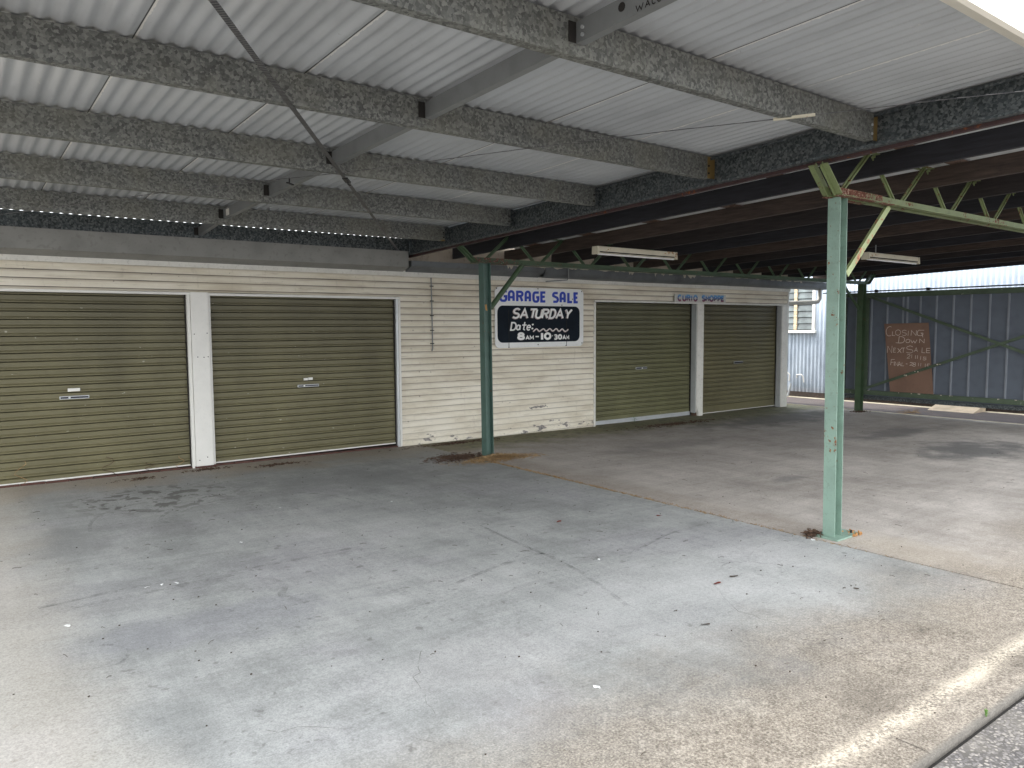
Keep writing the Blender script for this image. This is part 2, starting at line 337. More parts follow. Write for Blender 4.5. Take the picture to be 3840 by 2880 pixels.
M['brace_peel'] = m_paint('peeling_brace_paint', (.34,.40,.19), .5, .15, .2, .13, rustcol=(.50,.22,.13), chips=(.62,.33,.22), rscale=14)
M['gate_frame'] = m_paint('gate_green_paint', (.075,.105,.066), .45, .2, .25, .045, rustcol=(.25,.28,.22), chips=(.5,.5,.45))
M['gate_panel'] = m_paint('slate_blue_sheet', (.108,.126,.155), .5, .12, .12)
M['gate_rib'] = m_paint('slate_blue_rib', (.22,.24,.27), .45, .1, .1)
M['black'] = m_simple('black_metal', (.012,.012,.014), .4)
M['dark'] = m_simple('dark_gap', (.02,.018,.016), .9)
M['timber'] = m_timber('dark_stained_joist', (.020,.015,.015)); M['timber_2'] = m_timber('worn_brown_joist', (.050,.034,.027)); M['timber_3'] = m_timber('blackened_joist', (.014,.014,.019)); M['timber_b'] = m_timber('brown_batten', (.12,.075,.055)); M['timber_l'] = m_timber('pale_packer', (.42,.34,.25))
M['red_oxide'] = m_paint('red_oxide_trim', (.045,.022,.022), .6, .3, .3, .08)
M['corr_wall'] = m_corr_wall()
M['hardboard'] = m_paint('brown_hardboard', (.21,.125,.088), .65, .12, .25, nscale=3)
M['chalk'] = m_paint('white_chalk', (.70,.60,.52), .9, .25, .0)
M['brick'] = m_paint('terracotta_sill', (.085,.040,.032), .9, .35, .4, nscale=12)
M['asphalt'] = m_asphalt('asphalt_strip', (.055,.045,.045), (.16,.135,.13)); M['agg'] = m_aggregate()
M['kerb'] = m_paint('pale_concrete_edge', (.52,.47,.36), .8, .25, .3, nscale=9)
M['cream_board'] = m_paint('grimy_cream_fascia', (.42,.36,.29), .6, .3, .5, nscale=3)
M['blue'] = m_simple('blue_sign_paint', (.012,.045,.42), .45); M['navy'] = m_paint('black_sign_panel', (.006,.011,.018), .7, .2, .05, spec=.15)
M['sign_white'] = m_paint('white_sign_board', (.72,.73,.72), .45, .05, .15, nscale=5); M['letter_white'] = m_simple('white_lettering', (.80,.80,.78), .5); M['letter_grey'] = m_simple('grey_pink_shade', (.42,.33,.32), .5)
M['fluoro'] = m_paint('cream_batten_enamel', (.60,.56,.44), .45, .1, .1, .07, rustcol=(.35,.17,.06)); M['tube'] = m_simple('fluorescent_glass', (.75,.76,.76), .2)
M['orange_primer'] = m_simple('yellow_zinc_primer', (.20,.135,.045), .6)
M['grass'] = m_paint('dry_grass', (.30,.20,.10), .9, .5, .2, nscale=20); M['leaf_litter'] = m_paint('brown_litter', (.085,.052,.035), .95, .5, .3, nscale=30)
M['leaf_red'] = m_simple('red_leaf', (.16,.03,.02), .7); M['leaf_dark'] = m_simple('dark_leaf', (.05,.035,.025), .8); M['green'] = m_simple('weed_leaf', (.09,.20,.03), .6)
M['green_dark'] = m_simple('small_weed_leaf', (.04,.12,.045), .6)
M['bead'] = m_simple('white_fleck', (.8,.82,.82), .6); M['sheet_wood'] = m_timber('timber_window_frame', (.55,.44,.30))
M['tan_tag'] = m_simple('tan_block', (.45,.26,.10), .7)
def m_glass():
    n = NT('louvre_glass'); c = n.ramp(n.noise(3, 4), [(.35, (.05,.065,.065)), (.6, (.12,.15,.15))]); n.set(Base_Color=c, Roughness=.12, Specular_IOR_Level=.8); return n.m
M['glass'] = m_glass()
def m_decal(name, col, lo, hi, sc=30, alpha=.7):
    n = NT(name); f = n.math('MULTIPLY', n.mr(n.noise(sc, 5, .7), lo, hi), alpha); n.set(Base_Color=col, Roughness=.9, Alpha=f); return n.m
M['tyre'] = m_decal('tyre_rubber_mark', (.10,.10,.10), .38, .72, 11, .33)
M['crack'] = m_decal('crack_line', (.06,.05,.042), .34, .62, 7, .6)
def m_strap():
    n = NT('punched_steel_strap'); X, Y, Z = n.xyz(); t = n.math('FRACT', n.math('MULTIPLY', n.math('ADD', X, Y), 34.0))
    f = n.math('ADD', t, n.math('MULTIPLY', n.math('SUBTRACT', n.noise(50, 3), .5), .9)); c = n.ramp(f, [(.50, (.035,.035,.042)), (.80, (.20,.20,.20))]); n.set(Base_Color=c, Roughness=.4, Metallic=.3); return n.m
M['strap'] = m_strap()
def m_curio():
    n = NT('curio_letter_paint'); X, Y, Z = n.xyz()
    t = n.mr(Z, 2.145, 2.265); c = n.ramp(t, [(0, (.20,.04,.07)), (.14, (.06,.02,.10)), (.30, (.015,.015,.06)), (.36, (.015,.015,.06)), (.40, (.65,.68,.70)), (.46, (.02,.08,.22)), (.75, (.03,.16,.42)), (1., (.12,.32,.55))]); n.set(Base_Color=c, Roughness=.5); return n.m
M['curio'] = m_curio()

# ------------------------------------------------------------------ strokes / lettering
def arc(cx, cy, rx, ry, a0, a1, n=10): return [(cx+rx*math.cos(math.radians(a0+(a1-a0)*i/n)), cy+ry*math.sin(math.radians(a0+(a1-a0)*i/n))) for i in range(n+1)]
GL = {
 'A': [[(0,0),(.5,1),(1,0)],[(.2,.36),(.8,.36)]],
 'A2': [[(0,0),(0,.72)]+arc(.5,.72,.5,.28,180,0,8)+[(1,0)],[(0,.38),(1,.38)]],
 'C': [arc(.5,.5,.5,.5,45,315,14)], 'O': [arc(.5,.5,.5,.5,90,450,20)], '0': [arc(.5,.5,.5,.5,90,450,20)],
 'S': [arc(.5,.75,.48,.25,25,270,10)+arc(.5,.25,.5,.25,90,-155,10)],
 'S2': [[(1,.95),(.3,.95)]+arc(.3,.73,.3,.22,90,200,4)+[(.85,.45)]+arc(.7,.25,.3,.22,45,-90,5)+[(0,.03)]],
 'G': [[(1,.95),(.35,.95)]+arc(.3,.65,.3,.3,90,180,4)+[(0,.3)]+arc(.35,.3,.35,.3,180,270,4)+arc(.6,.25,.3,.25,270,360,4)+[(.9,.45),(.5,.45)]],
 'R': [[(0,0),(0,1),(.6,1)]+arc(.6,.76,.38,.24,90,-90,8)+[(.05,.52)],[(.5,.5),(1,0)]],
 'R2': [[(0,0),(0,.96),(.6,.96)]+arc(.6,.74,.4,.22,90,-90,8)+[(.1,.52)],[(.55,.5),(.75,.3),(.95,0)]],
 'E': [[(1,.97),(0,.97),(0,.03),(1,.03)],[(0,.52),(.85,.52)]], 'L': [[(0,1),(0,.02),(1,.02)]],
 'T': [[(0,1),(1,1)],[(.5,1),(.5,0)]], 'U': [[(0,1),(0,.3)]+arc(.5,.3,.5,.3,180,360,8)+[(1,1)]],
 'D': [[(.05,0),(.05,1),(.45,1)]+arc(.45,.5,.55,.5,90,-90,10)+[(.05,0)]], 'Y': [[(0,1),(.5,.45),(1,1)],[(.5,.45),(.5,0)]],
 'N': [[(0,0),(0,1),(1,0),(1,1)]], 'I': [[(.5,0),(.5,1)]], 'X': [[(0,1),(1,0)],[(1,1),(0,0)]], 'F': [[(1,1),(0,1),(0,0)],[(0,.52),(.75,.52)]],
 'W': [[(0,1),(.25,0),(.5,.7),(.75,0),(1,1)]], 'M': [[(0,0),(0,1),(.5,.3),(1,1),(1,0)]], 'P': [[(0,0),(0,1),(.6,1)]+arc(.6,.72,.4,.28,90,-90,8)+[(0,.44)]], 'H': [[(0,0),(0,1)],[(1,0),(1,1)],[(0,.5),(1,.5)]],
 '1': [[(.5,0),(.5,1)]], '2': [arc(.5,.72,.48,.28,160,-20,8)+[(0,.02),(1,.02)]], '3': [arc(.48,.75,.48,.25,150,-90,9)+arc(.48,.25,.5,.25,90,-150,9)], '5': [[(.95,1),(.15,1),(.08,.55)]+arc(.45,.3,.5,.3,110,-150,9)],
 '8': [arc(.5,.76,.42,.24,90,450,16), arc(.5,.26,.5,.26,90,450,16)], '6': [[(.8,1)]+arc(.5,.3,.5,.32,150,510,16)], '-': [[(0,.5),(1,.5)]], '.': [[(.3,.5),(.7,.5)]],
 'a': [arc(.45,.5,.45,.48,40,400,14),[(.95,1),(.95,.15),(1,0)]], 't': [[(.5,1.5),(.45,.15),(.8,0)],[(0,.95),(1,.95)]], 'e': [[(.05,.5),(.95,.55)]+arc(.5,.5,.45,.5,10,320,12)],
}
def ribbon(mb, pts, w, tf, lift):
    """flat mitred ribbon; pts 2D, tf maps (x,y,lift)->3D"""
    P = [Vector(p) for p in pts]; q = [P[0]]
    for p in P[1:]:
        if (p-q[-1]).length > 1e-5: q.append(p)
    P = q; n = len(P)
    if n < 2: return
    closed = (P[0]-P[-1]).length < 1e-4
    L, R = [], []
    for i in range(n):
        if closed and i in (0, n-1): a = (P[-1]-P[-2]).normalized(); b = (P[1]-P[0]).normalized()
        else: a = (P[i]-P[i-1]).normalized() if i else (P[1]-P[0]).normalized(); b = (P[i+1]-P[i]).normalized() if i < n-1 else a
        t = (a+b); t = t.normalized() if t.length > 1e-4 else a
        nn = Vector((-t.y, t.x)); c = max(.5, abs(nn.dot(Vector((-a.y, a.x))))); L.append(P[i]+nn*(w/2/c)); R.append(P[i]-nn*(w/2/c))
    b0 = len(mb.v)
    for a, b in zip(L, R): mb.v.append(tuple(tf(a.x, a.y, lift))); mb.v.append(tuple(tf(b.x, b.y, lift)))
    for i in range(n-1): mb.f.append((b0+2*i, b0+2*i+1, b0+2*i+3, b0+2*i+2))
def glyph(mb, ch, box, w, tf, lift=0.0, slant=0.0, step=.00025, jit=0):
    x0, y0, x1, y1 = box
    for k, st in enumerate(GL[ch]):
        pts = []
        for (a, b) in st:
            x = x0+(x1-x0)*a; y = y0+(y1-y0)*b; x += slant*(y-y0)
            pts.append((x+random.uniform(-jit, jit), y+random.uniform(-jit, jit)))
        ribbon(mb, pts, w, tf, lift+step*k)

# ================================================================== SETTING
def ground_strip(name, mat, x0, x1, y0, y1, th=.12, dz=0, nx=12, zf=None):
    mb = MB(); f = zf or (lambda x, y: gz(x, y)+dz)
    rows = []
    ys = [y0+(y1-y0)*j/8 for j in range(9)]
    rows = [[(x0+(x1-x0)*i/nx, y, f(x0+(x1-x0)*i/nx, y)) for i in range(nx+1)] for y in ys]
    mb.grid(rows)
    # skirts
    for y in (y0, y1): mb.grid([[(x0+(x1-x0)*i/nx, y, f(x0+(x1-x0)*i/nx, y)) for i in range(nx+1)], [(x0+(x1-x0)*i/nx, y, -.5) for i in range(nx+1)]])
    for x in (x0, x1): mb.grid([[(x, y, f(x, y)) for y in ys], [(x, y, -.5) for y in ys]])
    o = obj(name, mb, mat); tag(o, kind='structure'); return o
ground = MB(); ground.grid([[(x, y, -.35) for x in (-120, -30, -10, 0, 10, 30, 140)] for y in (-120, -30, -10, 0, 10, 30, 140)])
tag(obj('ground', ground, M['asphalt']), kind='structure')
slab_left = ground_strip('concrete_slab', M['slabL'], -3.2, 5.425, 1.26, 9.6)
slab_mid = ground_strip('concrete_slab', M['slabR'], 5.447, 10.035, 1.26, 9.6)
slab_right = ground_strip('concrete_slab', M['slabR'], 10.043, 15.0, 1.26, 10.5)
fill = MB(); fill.grid([[(5.42, y, gz(5.4)-.012), (5.452, y, gz(5.4)-.012)] for y in (1.26, 4, 9.5)]); fill.grid([[(10.03, y, gz(10)-.006), (10.05, y, gz(10)-.006)] for y in (1.26, 4, 9.5)])
tag(obj('joint_filler', fill, M['leaf_litter']), kind='structure')
road = ground_strip('road', M['agg'], -30, 18, -12, 1.235, zf=lambda x, y: gz(x)-.012)
rg = MB(); rg.grid([[(x, y, gz(x)-.03) for x in (-7, 0, 6, 15)] for y in (1.23, 1.262)]); tag(obj('kerb_joint', rg, M['dark']), kind='structure')
tag(obj('slab_edge_kerb', MB().prism([(15.0,-.4),(15.06,-.4),(15.06,gz(15)+.006),(15.0,gz(15)+.010)], 'y', -3, 10.5), M['kerb']), kind='structure')
asp = ground_strip('asphalt_strip', M['asphalt'], 15.06, 16.86, -3, 14, zf=lambda x, y: -.075-(x-15)*.012)
tag(obj('wall_kerb', MB().prism([(16.84,-.4),(16.96,-.4),(16.96,-.085),(16.84,-.090)], 'y', -3, 14), M['kerb']), kind='structure')

# cracks and tyre marks on the left slab (thin films on the concrete)
def film(name, lines, mat, parent, label=None):
    mb = MB()
    for k, (pts, w) in enumerate(lines):
        ribbon(mb, pts, w, lambda x, y, l: (x, y, gz(x)+.0015+l), k*.0003)
    return obj(name, mb, mat, parent, label=label)
def smooth_pts(pts, n=6):
    out = []
    for i in range(len(pts)-1):
        p0 = Vector(pts[max(i-1,0)]); p1 = Vector(pts[i]); p2 = Vector(pts[i+1]); p3 = Vector(pts[min(i+2,len(pts)-1)])
        for k in range(n):
            t = k/n; out.append(tuple(.5*((2*p1)+(-p0+p2)*t+(2*p0-5*p1+4*p2-p3)*t*t+(-p0+3*p1-3*p2+p3)*t**3)))
    out.append(tuple(pts[-1])); return out
tyres = [([(0.911,6.916),(0.95,7.187),(1.045,7.436),(1.219,7.651),(1.525,7.792),(2.107,7.769),(2.758,7.395),(3.07,6.927),(3.135,6.464)], .03),
 ([(1.496,6.834),(1.453,6.949),(1.52,7.147),(1.701,7.363),(1.945,7.40),(2.202,7.50),(2.542,7.624)], .035),
 ([(1.006,8.408),(1.06,7.965),(1.212,7.611),(1.411,7.391),(1.553,7.296)], .03), ([(2.186,7.169),(2.517,6.809),(2.553,6.523)], .02),
 ([(0.39,5.17),(0.70,5.21),(1.15,5.23),(1.576,5.18),(1.856,5.17),(2.4,5.2)], .045), ([(0.55,5.06),(1.0,5.08),(1.5,5.10)], .06),
 ([(3.556,5.156),(3.494,4.566),(3.465,4.229),(3.438,3.924),(3.363,3.592),(3.2,3.1)], .035), ([(2.6,4.05),(2.841,4.125),(3.097,4.19),(3.465,4.229)], .04),
 ([(3.465,4.229),(3.6,4.0),(3.927,3.828),(4.3,3.93),(4.734,4.034),(5.355,4.044)], .03), ([(4.2,3.2),(4.35,3.25),(4.5,3.2),(4.56,3.08)], .02), ([(1.65,4.9),(1.7,4.7),(1.62,4.5),(1.7,4.3)], .05),
 ([(4.6,3.25),(4.85,3.35),(5.1,3.4)], .012), ([(.45,4.1),(.62,4.05),(.7,4.2),(.62,4.35)], .018)]
film('tyre_mark', [(smooth_pts(p), w) for p, w in tyres], M['tyre'], slab_left)
def jag(pts, amp=.02, n=7):
    out = []
    for (a, b) in zip(pts[:-1], pts[1:]):
        for k in range(n): t = k/n; out.append((a[0]+(b[0]-a[0])*t+random.uniform(-amp,amp), a[1]+(b[1]-a[1])*t+random.uniform(-amp,amp)))
    out.append(pts[-1]); return out
cr = [(jag([(3.905,3.017),(3.662,2.65),(3.67,2.457),(3.644,2.241),(3.646,2.099),(3.634,1.957),(3.6,1.7)], .012), .0028), (jag([(2.523,2.3),(2.56,2.011),(2.566,1.884),(2.559,1.747),(2.568,1.45)], .012), .0028),
      ([(3.001,1.41),(3.003,1.35),(2.998,1.27)], .009), ([(4.129,1.412),(4.14,1.30),(4.13,1.27)], .008), (jag([(1.9,3.3),(1.7,3.0),(1.62,2.7)], .015), .003), (jag([(3.556,5.156),(3.494,4.566),(3.465,4.229)], .015), .0028), (jag([(3.45,4.2),(4.0,3.85),(4.7,4.03)], .015), .003),
      (jag([(1.0,3.0),(1.3,2.8),(1.5,2.5)], .02), .003)]
film('crack', cr, M['crack'], slab_left)

# ================================================================== GARAGE
garage = empty('garage_building', (7.2, 9.4, gz(7.2)), 'long cream weatherboard garage with four olive roller doors', 'garage')
PITCH = .089
def board_profile(z0):   # one lapped board, y toward camera is smaller
    b = 9.400
    return [(b, z0+PITCH+.004), (b-.002, z0+PITCH), (b-.005, z0+PITCH*.78), (b-.011, z0+PITCH*.50), (b-.019, z0+PITCH*.22), (b-.0245, z0+.006), (b-.024, z0), (b, z0+.002)]
wall = MB()
def boards(x0, x1, z0, z1):
    k0 = int(math.floor((z0-.005)/PITCH)); k1 = int(math.ceil((z1-.005)/PITCH))
    for k in range(k0, k1):
        zb = .005+k*PITCH; pr = [(y, min(max(z, z0-.0), z1)) for (y, z) in board_profile(zb)]
        x = x0; rr = random.Random(k*13+5)
        cuts = [x0]+sorted(q for q in [rr.uniform(-2, 14.5) for _ in range(4)] if x0+.15 < q < x1-.15)+[x1]
        for a, b in zip(cuts[:-1], cuts[1:]):
            n = max(1, int((b-a)/.45)); dy = rr.uniform(-.0025, .0025); ph = rr.uniform(0, 6)
            rows = []
            for i in range(n+1):
                xx = a+.0006+(b-a-.0012)*i/n; w = .0028*math.sin(xx*1.7+ph)+.0015*math.sin(xx*4.1+ph*2)
                rows.append([(xx, y+dy, z+w*(1 if j not in (0, 7) else 1)) for j, (y, z) in enumerate(pr)]+[(xx, pr[0][0]+dy, pr[0][1]+w)])
            wall.grid(rows)
boards(-2.0, 14.52, 2.108, 2.40)
boards(5.145, 8.845, -.08, 2.108)
boards(-2.0, -.36, -.08, 2.108)
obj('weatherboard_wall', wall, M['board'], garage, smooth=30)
objs('backing_wall', MB().box(5.12, 8.87, 9.405, 9.5, -.3, 2.72).box(-2.0, 14.5, 9.405, 9.44, 2.12, 2.72).box(-2,-.3,9.405,9.5,-.3,2.2), M['dark'], garage)
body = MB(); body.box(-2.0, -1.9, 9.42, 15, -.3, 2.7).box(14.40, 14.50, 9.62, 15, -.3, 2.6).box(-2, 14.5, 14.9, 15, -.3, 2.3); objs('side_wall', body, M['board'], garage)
obj('interior_floor', MB().box(-1.9, 14.4, 9.62, 14.9, -.3, -.12), M['dark'], garage)
rf = MB(); rf.hexa([(-2.1,9.46,2.60),(14.6,9.46,2.60),(14.6,15.2,2.28),(-2.1,15.2,2.28),(-2.1,9.46,2.66),(14.6,9.46,2.66),(14.6,15.2,2.34),(-2.1,15.2,2.34)]); obj('roof', rf, M['roof_old'], garage)
# corner boards, pillars
obj('corner_board', MB().prism([(14.285,9.365),(14.515,9.365),(14.515,9.62),(14.495,9.62),(14.495,9.40),(14.285,9.40)], 'z', -.12, 2.09), M['white'], garage, bevel=.003)
obj('corner_trim', MB().box(14.49, 14.53, 9.372, 9.41, 2.10, 2.41), M['white'], garage)
obj('pillar', MB().box(2.372, 2.572, 9.352, 9.47, gz(2.4)+.0, 2.112), M['white_clean'], garage, bevel=.004, label='clean white flat board pillar between the two left doors')
nails = MB()
for (x, z) in ((2.40,1.62),(2.545,1.63),(2.43,1.35),(2.50,1.345),(2.548,1.35),(2.41,.12),(2.5,.15)): nails.tube([(x,9.3525,z),(x,9.346,z)], .006, 8)
objs('nail', nails, M['dark'], garage)
p2 = MB(); p2.box(11.505, 11.69, 9.352, 9.56, .19, 2.092)
obj('pillar', p2, M['white'], garage, bevel=.003, label='white timber pillar with rotten foot between the two right doors')
rot = MB()                                  # ragged rotten foot
rot.prism([(11.575,-.06),(11.69,-.06),(11.69,.19),(11.505,.19),(11.505,.06),(11.515,.03),(11.525,.12),(11.54,.05),(11.552,.13),(11.56,.02)], 'y', 9.352, 9.56); obj('pillar_foot', rot, M['white'], garage)
obj('rotten_core', MB().box(11.515, 11.60, 9.40, 9.54, -.06, .10), M['leaf_litter'], garage)
# fascia, apron, gutter
objs('fascia_board', MB().box(-2.0, 5.20, 9.360, 9.404, 2.398, 2.47).box(5.204, 14.56, 9.364, 9.404, 2.394, 2.47), M['white'], garage, bevel=.002)
ap = MB(); ap.prism([(9.18,2.722),(9.18,2.508),(9.345,2.456),(9.40,2.456),(9.40,2.722)], 'x', -2.0, 5.185); obj('grey_apron', ap, M['apron'], garage)
gt = MB()
pr = [(9.17,2.602),(9.178,2.602),(9.182,2.575),(9.176,2.56),(9.19,2.52),(9.23,2.475),(9.345,2.455),(9.40,2.455),(9.40,2.47),(9.345,2.47),(9.24,2.49),(9.20,2.53),(9.186,2.56),(9.186,2.602)]
gt.prism([(9.185,2.600),(9.19,2.525),(9.345,2.456),(9.362,2.456),(9.362,2.60)], 'x', 5.235, 7.6)
obj('gutter', gt, M['gutter'], garage)
gt = MB(); xs = [7.604+ i*.35 for i in range(24)]+[15.72]
rows = []
for x in xs:
    sag = .006*math.sin(x*1.1)+random.uniform(-.003,.003)
    rows.append([(x, 9.168, 2.612+sag), (x, 9.160, 2.600+sag), (x, 9.166, 2.535+sag), (x, 9.18, 2.50+sag), (x, 9.215, 2.468+sag), (x, 9.345, 2.455+sag), (x, 9.36, 2.455+sag), (x,9.36,2.58+sag), (x,9.345,2.475+sag), (x, 9.19, 2.54+sag),(x,9.168,2.612+sag)])
gt.grid(rows); gt.quad(*[p for p in rows[-1][:-1]])
obj('gutter', gt, M['gutter'], garage, smooth=50)
obj('corner_blocker', MB().box(5.06, 5.258, 9.285, 9.290, 2.66, 2.90), M['galv_dark'], garage)  # added plate that blocks the bright gap beside the beam end
cf = MB(); cf.box(5.20, 14.9, 9.366, 9.40, 2.47, 2.95); obj('upper_fascia', cf, M['cream_board'], garage)
peel = MB(); rr = random.Random(3)          # curled flakes of old cream paint on the gutter lip
x = 5.3
while x < 14.6:
    w = rr.uniform(.05, .30)
    if rr.random() < (.75 if x > 6.6 else .3):
        n = 5; h = rr.uniform(.008, .03) if rr.random() < .8 else rr.uniform(.04, .09); top = [(x+w*i/n, 9.150+rr.uniform(-.006,0), 2.618) for i in range(n+1)]
        bot = [(x+w*i/n, 9.148+rr.uniform(-.006,.002), 2.606-(h*rr.uniform(.2, 1.0) if 0 < i < n else 0)) for i in range(n+1)]
        if w < .09: bot = [(a[0], a[1], a[2]-.05*rr.random()) for a in bot]
        peel.grid([top, bot])
    x += w+rr.uniform(.0, .12)
objs('paint_flake', peel, m_simple('cream_flake', (.50,.46,.38), .7), garage)
# downpipe at right end
dpp = [(15.55,9.28,2.47),(15.55,9.28,2.26),(15.50,9.29,2.20),(15.42,9.30,2.185),(14.72,9.52,2.16),(14.64,9.58,2.13),(14.535,9.70,1.95),(14.535,9.70,-.08)]
obj('downpipe', MB().tube(dpp, .045, 12), m_paint('downpipe_grey', (.42,.41,.37), .5, .12, .25), garage, smooth=True)

# roller doors
def curtain(x0, x1, y, z0, z1, mat, name='roller_door'):
    mb = MB(); zs = []; z = .115
    prof = [(z0, y-.004), (.105, y-.004), (.110, y+.006)]
    k = 0
    while z < z1:
        for dz, dy in ((0,.012),(.004,.0),(.010,-.007),(.020,-.007),(.028,0.0),(.031,.004),(.036,0.0),(.083,-.001)):
            if z+dz < z1: prof.append((z+dz, y+dy))
        z += .088; k += 1
    n = 14; rows = []
    for (zz, yy) in prof:
        ph = zz*7.3; rows.append([(x0+(x1-x0)*i/n, yy+.004*math.sin((x0+(x1-x0)*i/n)*2.1+zz*1.3), zz+.0022*math.sin((x0+(x1-x0)*i/n)*1.9+ph)*(1 if zz > .12 else 0)) for i in range(n+1)])
    mb.grid(rows)
    return obj(name, mb, mat, garage, smooth=28)
def door(x0, x1, y, head, mat, sidew, railmat, handle, lab, rail_h=.010, z0=None):
    zb = gz((x0+x1)/2)+.030 if z0 is None else z0
    d = curtain(x0, x1, y, zb, head, mat); d['label'] = lab
    # bottom rail, following the fall of the ground
    obj('bottom_rail', MB().box(x0, x1, y-.020, y+.012, zb-rail_h*.4, zb+rail_h), railmat, d)
    objs('door_track', MB().box(x0-.02, x0+.012, y-.03, y+.03, zb-.1, head).box(x1-.012, x1+.03, y-.03, y+.03, zb-.1, head), M['dark'], d)
    hx0, hx1, hz0, hz1 = handle
    obj('lock_plate', MB().box(hx0, hx1, y-.016, y-.004, hz0, hz1), M['silver'], d, bevel=.003)
    obj('handle', MB().box(hx0+.008, hx1-.008, y-.019, y-.010, hz0+.008, hz1-.008), m_simple('navy_recess', (.008,.010,.022), .4), d)
    return d
Y1 = 9.445; Y2 = 9.515
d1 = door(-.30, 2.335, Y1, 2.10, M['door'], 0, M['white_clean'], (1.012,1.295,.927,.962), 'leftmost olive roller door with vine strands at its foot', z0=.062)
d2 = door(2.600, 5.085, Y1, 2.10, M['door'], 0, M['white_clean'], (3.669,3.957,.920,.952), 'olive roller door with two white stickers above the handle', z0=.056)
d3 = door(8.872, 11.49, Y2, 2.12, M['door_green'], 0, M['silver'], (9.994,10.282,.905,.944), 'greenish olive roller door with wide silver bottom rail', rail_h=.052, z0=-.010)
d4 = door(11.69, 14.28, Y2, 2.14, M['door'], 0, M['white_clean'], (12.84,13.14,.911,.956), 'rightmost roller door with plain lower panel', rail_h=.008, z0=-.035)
obj('maker_plate', MB().box(1.092, 1.210, Y1-.018, Y1-.008, 1.010, 1.045), M['white_clean'], d1, bevel=.002)
obj('sticker', MB().box(3.752, 3.806, Y1-.018, Y1-.008, 1.006, 1.036), M['white_clean'], d2); obj('sticker', MB().box(3.812, 3.872, Y1-.019, Y1-.009, 1.010, 1.041), M['white_clean'], d2)
for d, x, z in ((d1, 1.105, .945), (d2, 3.755, .936), (d3, 10.15, .925)): obj('lock', MB().tube([(x,(Y1 if d is not d3 else Y2)-.016,z),(x,(Y1 if d is not d3 else Y2)-.024,z)], .011, 12), M['silver'] if d is d1 else M['white_clean'], d)
# frames
f = MB(); f.box(2.335,2.368,9.372,Y1+.03,gz(2.3),2.078).box(-.36,2.372,9.368,9.47,2.080,2.106); objs('door_frame', f, M['white_clean'], garage)
f = MB(); f.box(2.575,2.603,9.385,Y1+.03,gz(2.6),2.078).box(2.572,5.15,9.366,9.47,2.076,2.104).box(5.122,5.148,9.366,9.47,gz(5),2.074); objs('door_frame', f, M['white_clean'], garage)
obj('door_jamb', MB().box(5.085,5.120,9.378,Y1+.03,gz(5),2.074), M['silver'], garage)
f = MB(); f.box(8.842,8.873,9.366,9.56,gz(9)-.05,2.09).box(8.842,14.52,9.360,9.41,2.096,2.124); objs('door_frame', f, M['white'], garage)
obj('door_jamb', MB().box(11.488,11.503,9.372,9.56,.02,2.09), M['silver'], garage); obj('door_jamb', MB().box(14.268,14.283,9.38,9.60,-.1,2.09), M['silver'], garage)
sl = MB()
for a, b in ((-.3,2.35),(2.60,5.12)):
    x = a
    while x < b-.02:
        w = min(.225, b-x); sl.box(x+.003, x+w-.003, 9.385+random.uniform(-.006,.006), 9.52, gz(x)-.05, gz(x)+.018+random.uniform(-.004,.004)); x += .228
sl.box(2.36, 2.60, 9.345, 9.47, gz(2.4)-.05, gz(2.4)+.022)
obj('brick_sill', sl, M['brick'], garage, bevel=.003)
# bent electrical conduit on wall
cd = empty('conduit_pipe', (5.655, 9.36, 1.35), 'thin grey conduit clipped vertically to the cream weatherboards', 'conduit')
obj('pipe', MB().tube([(5.650,9.366,2.39),(5.657,9.366,1.9),(5.662,9.366,1.38),(5.655,9.375,1.345)], .009, 8), M['zinc'], cd, smooth=True)
for z in (2.27, 2.06, 1.85, 1.64, 1.45): obj('clip', MB().box(5.63, 5.683, 9.354, 9.378, z-.006, z+.006), M['dark'], cd)
cd2 = tag(obj('bent_pipe', MB().tube([(8.05,9.13,2.62),(8.05,9.13,2.45),(8.04,9.15,2.425),(7.75,9.34,2.40)], .010, 8), M['zinc'], smooth=True, loc=(8.05,9.13,2.5)), 'thin bent pipe crossing the gutter above the garage sale sign', 'pipe')

# ------------------------------------------------------------------ GARAGE SALE sign
SY = 9.352
sign = empty('garage_sale_sign', (7.67, SY, 1.36), 'white board sign with black panel reading GARAGE SALE SATURDAY', 'sign')
def rrect(x0, z0, x1, z1, r, n=6):
    out = []
    for cx, cz, a in ((x1-r,z1-r,0),(x0+r,z1-r,90),(x0+r,z0+r,180),(x1-r,z0+r,270)): out += arc(cx, cz, r, r, a, a+90, n)
    return out
def plate(x0, z0, x1, z1, r, ya, yb):
    mb = MB(); pr = rrect(x0, z0, x1, z1, r); n = len(pr); mb.v = [(x, ya, z) for x, z in pr]+[(x, yb, z) for x, z in pr]
    mb.f = [tuple(range(n)), tuple(range(2*n-1, n-1, -1))]+[(i, (i+1) % n, n+(i+1) % n, n+i) for i in range(n)]; return mb
obj('board', plate(6.762, 1.360, 8.576, 2.294, .085, SY, SY+.012), M['sign_white'], sign)
obj('black_panel', plate(6.805, 1.440, 8.490, 2.010, .10, SY-.002, SY-.0005), M['navy'], sign)
def smap(u, v):        # sign layout sheet -> wall
    s = (u-55)/2060; vt = 85+65*s; vb = 1520-40*s; t = (v-vt)/(vb-vt); s2 = s/(1.079-.079*s); return 6.762+1.814*s2, 2.294-.934*t
def tf_sign(u, v, l): x, z = smap(u, v); return (x, SY-.004-l, z)
bl = MB()
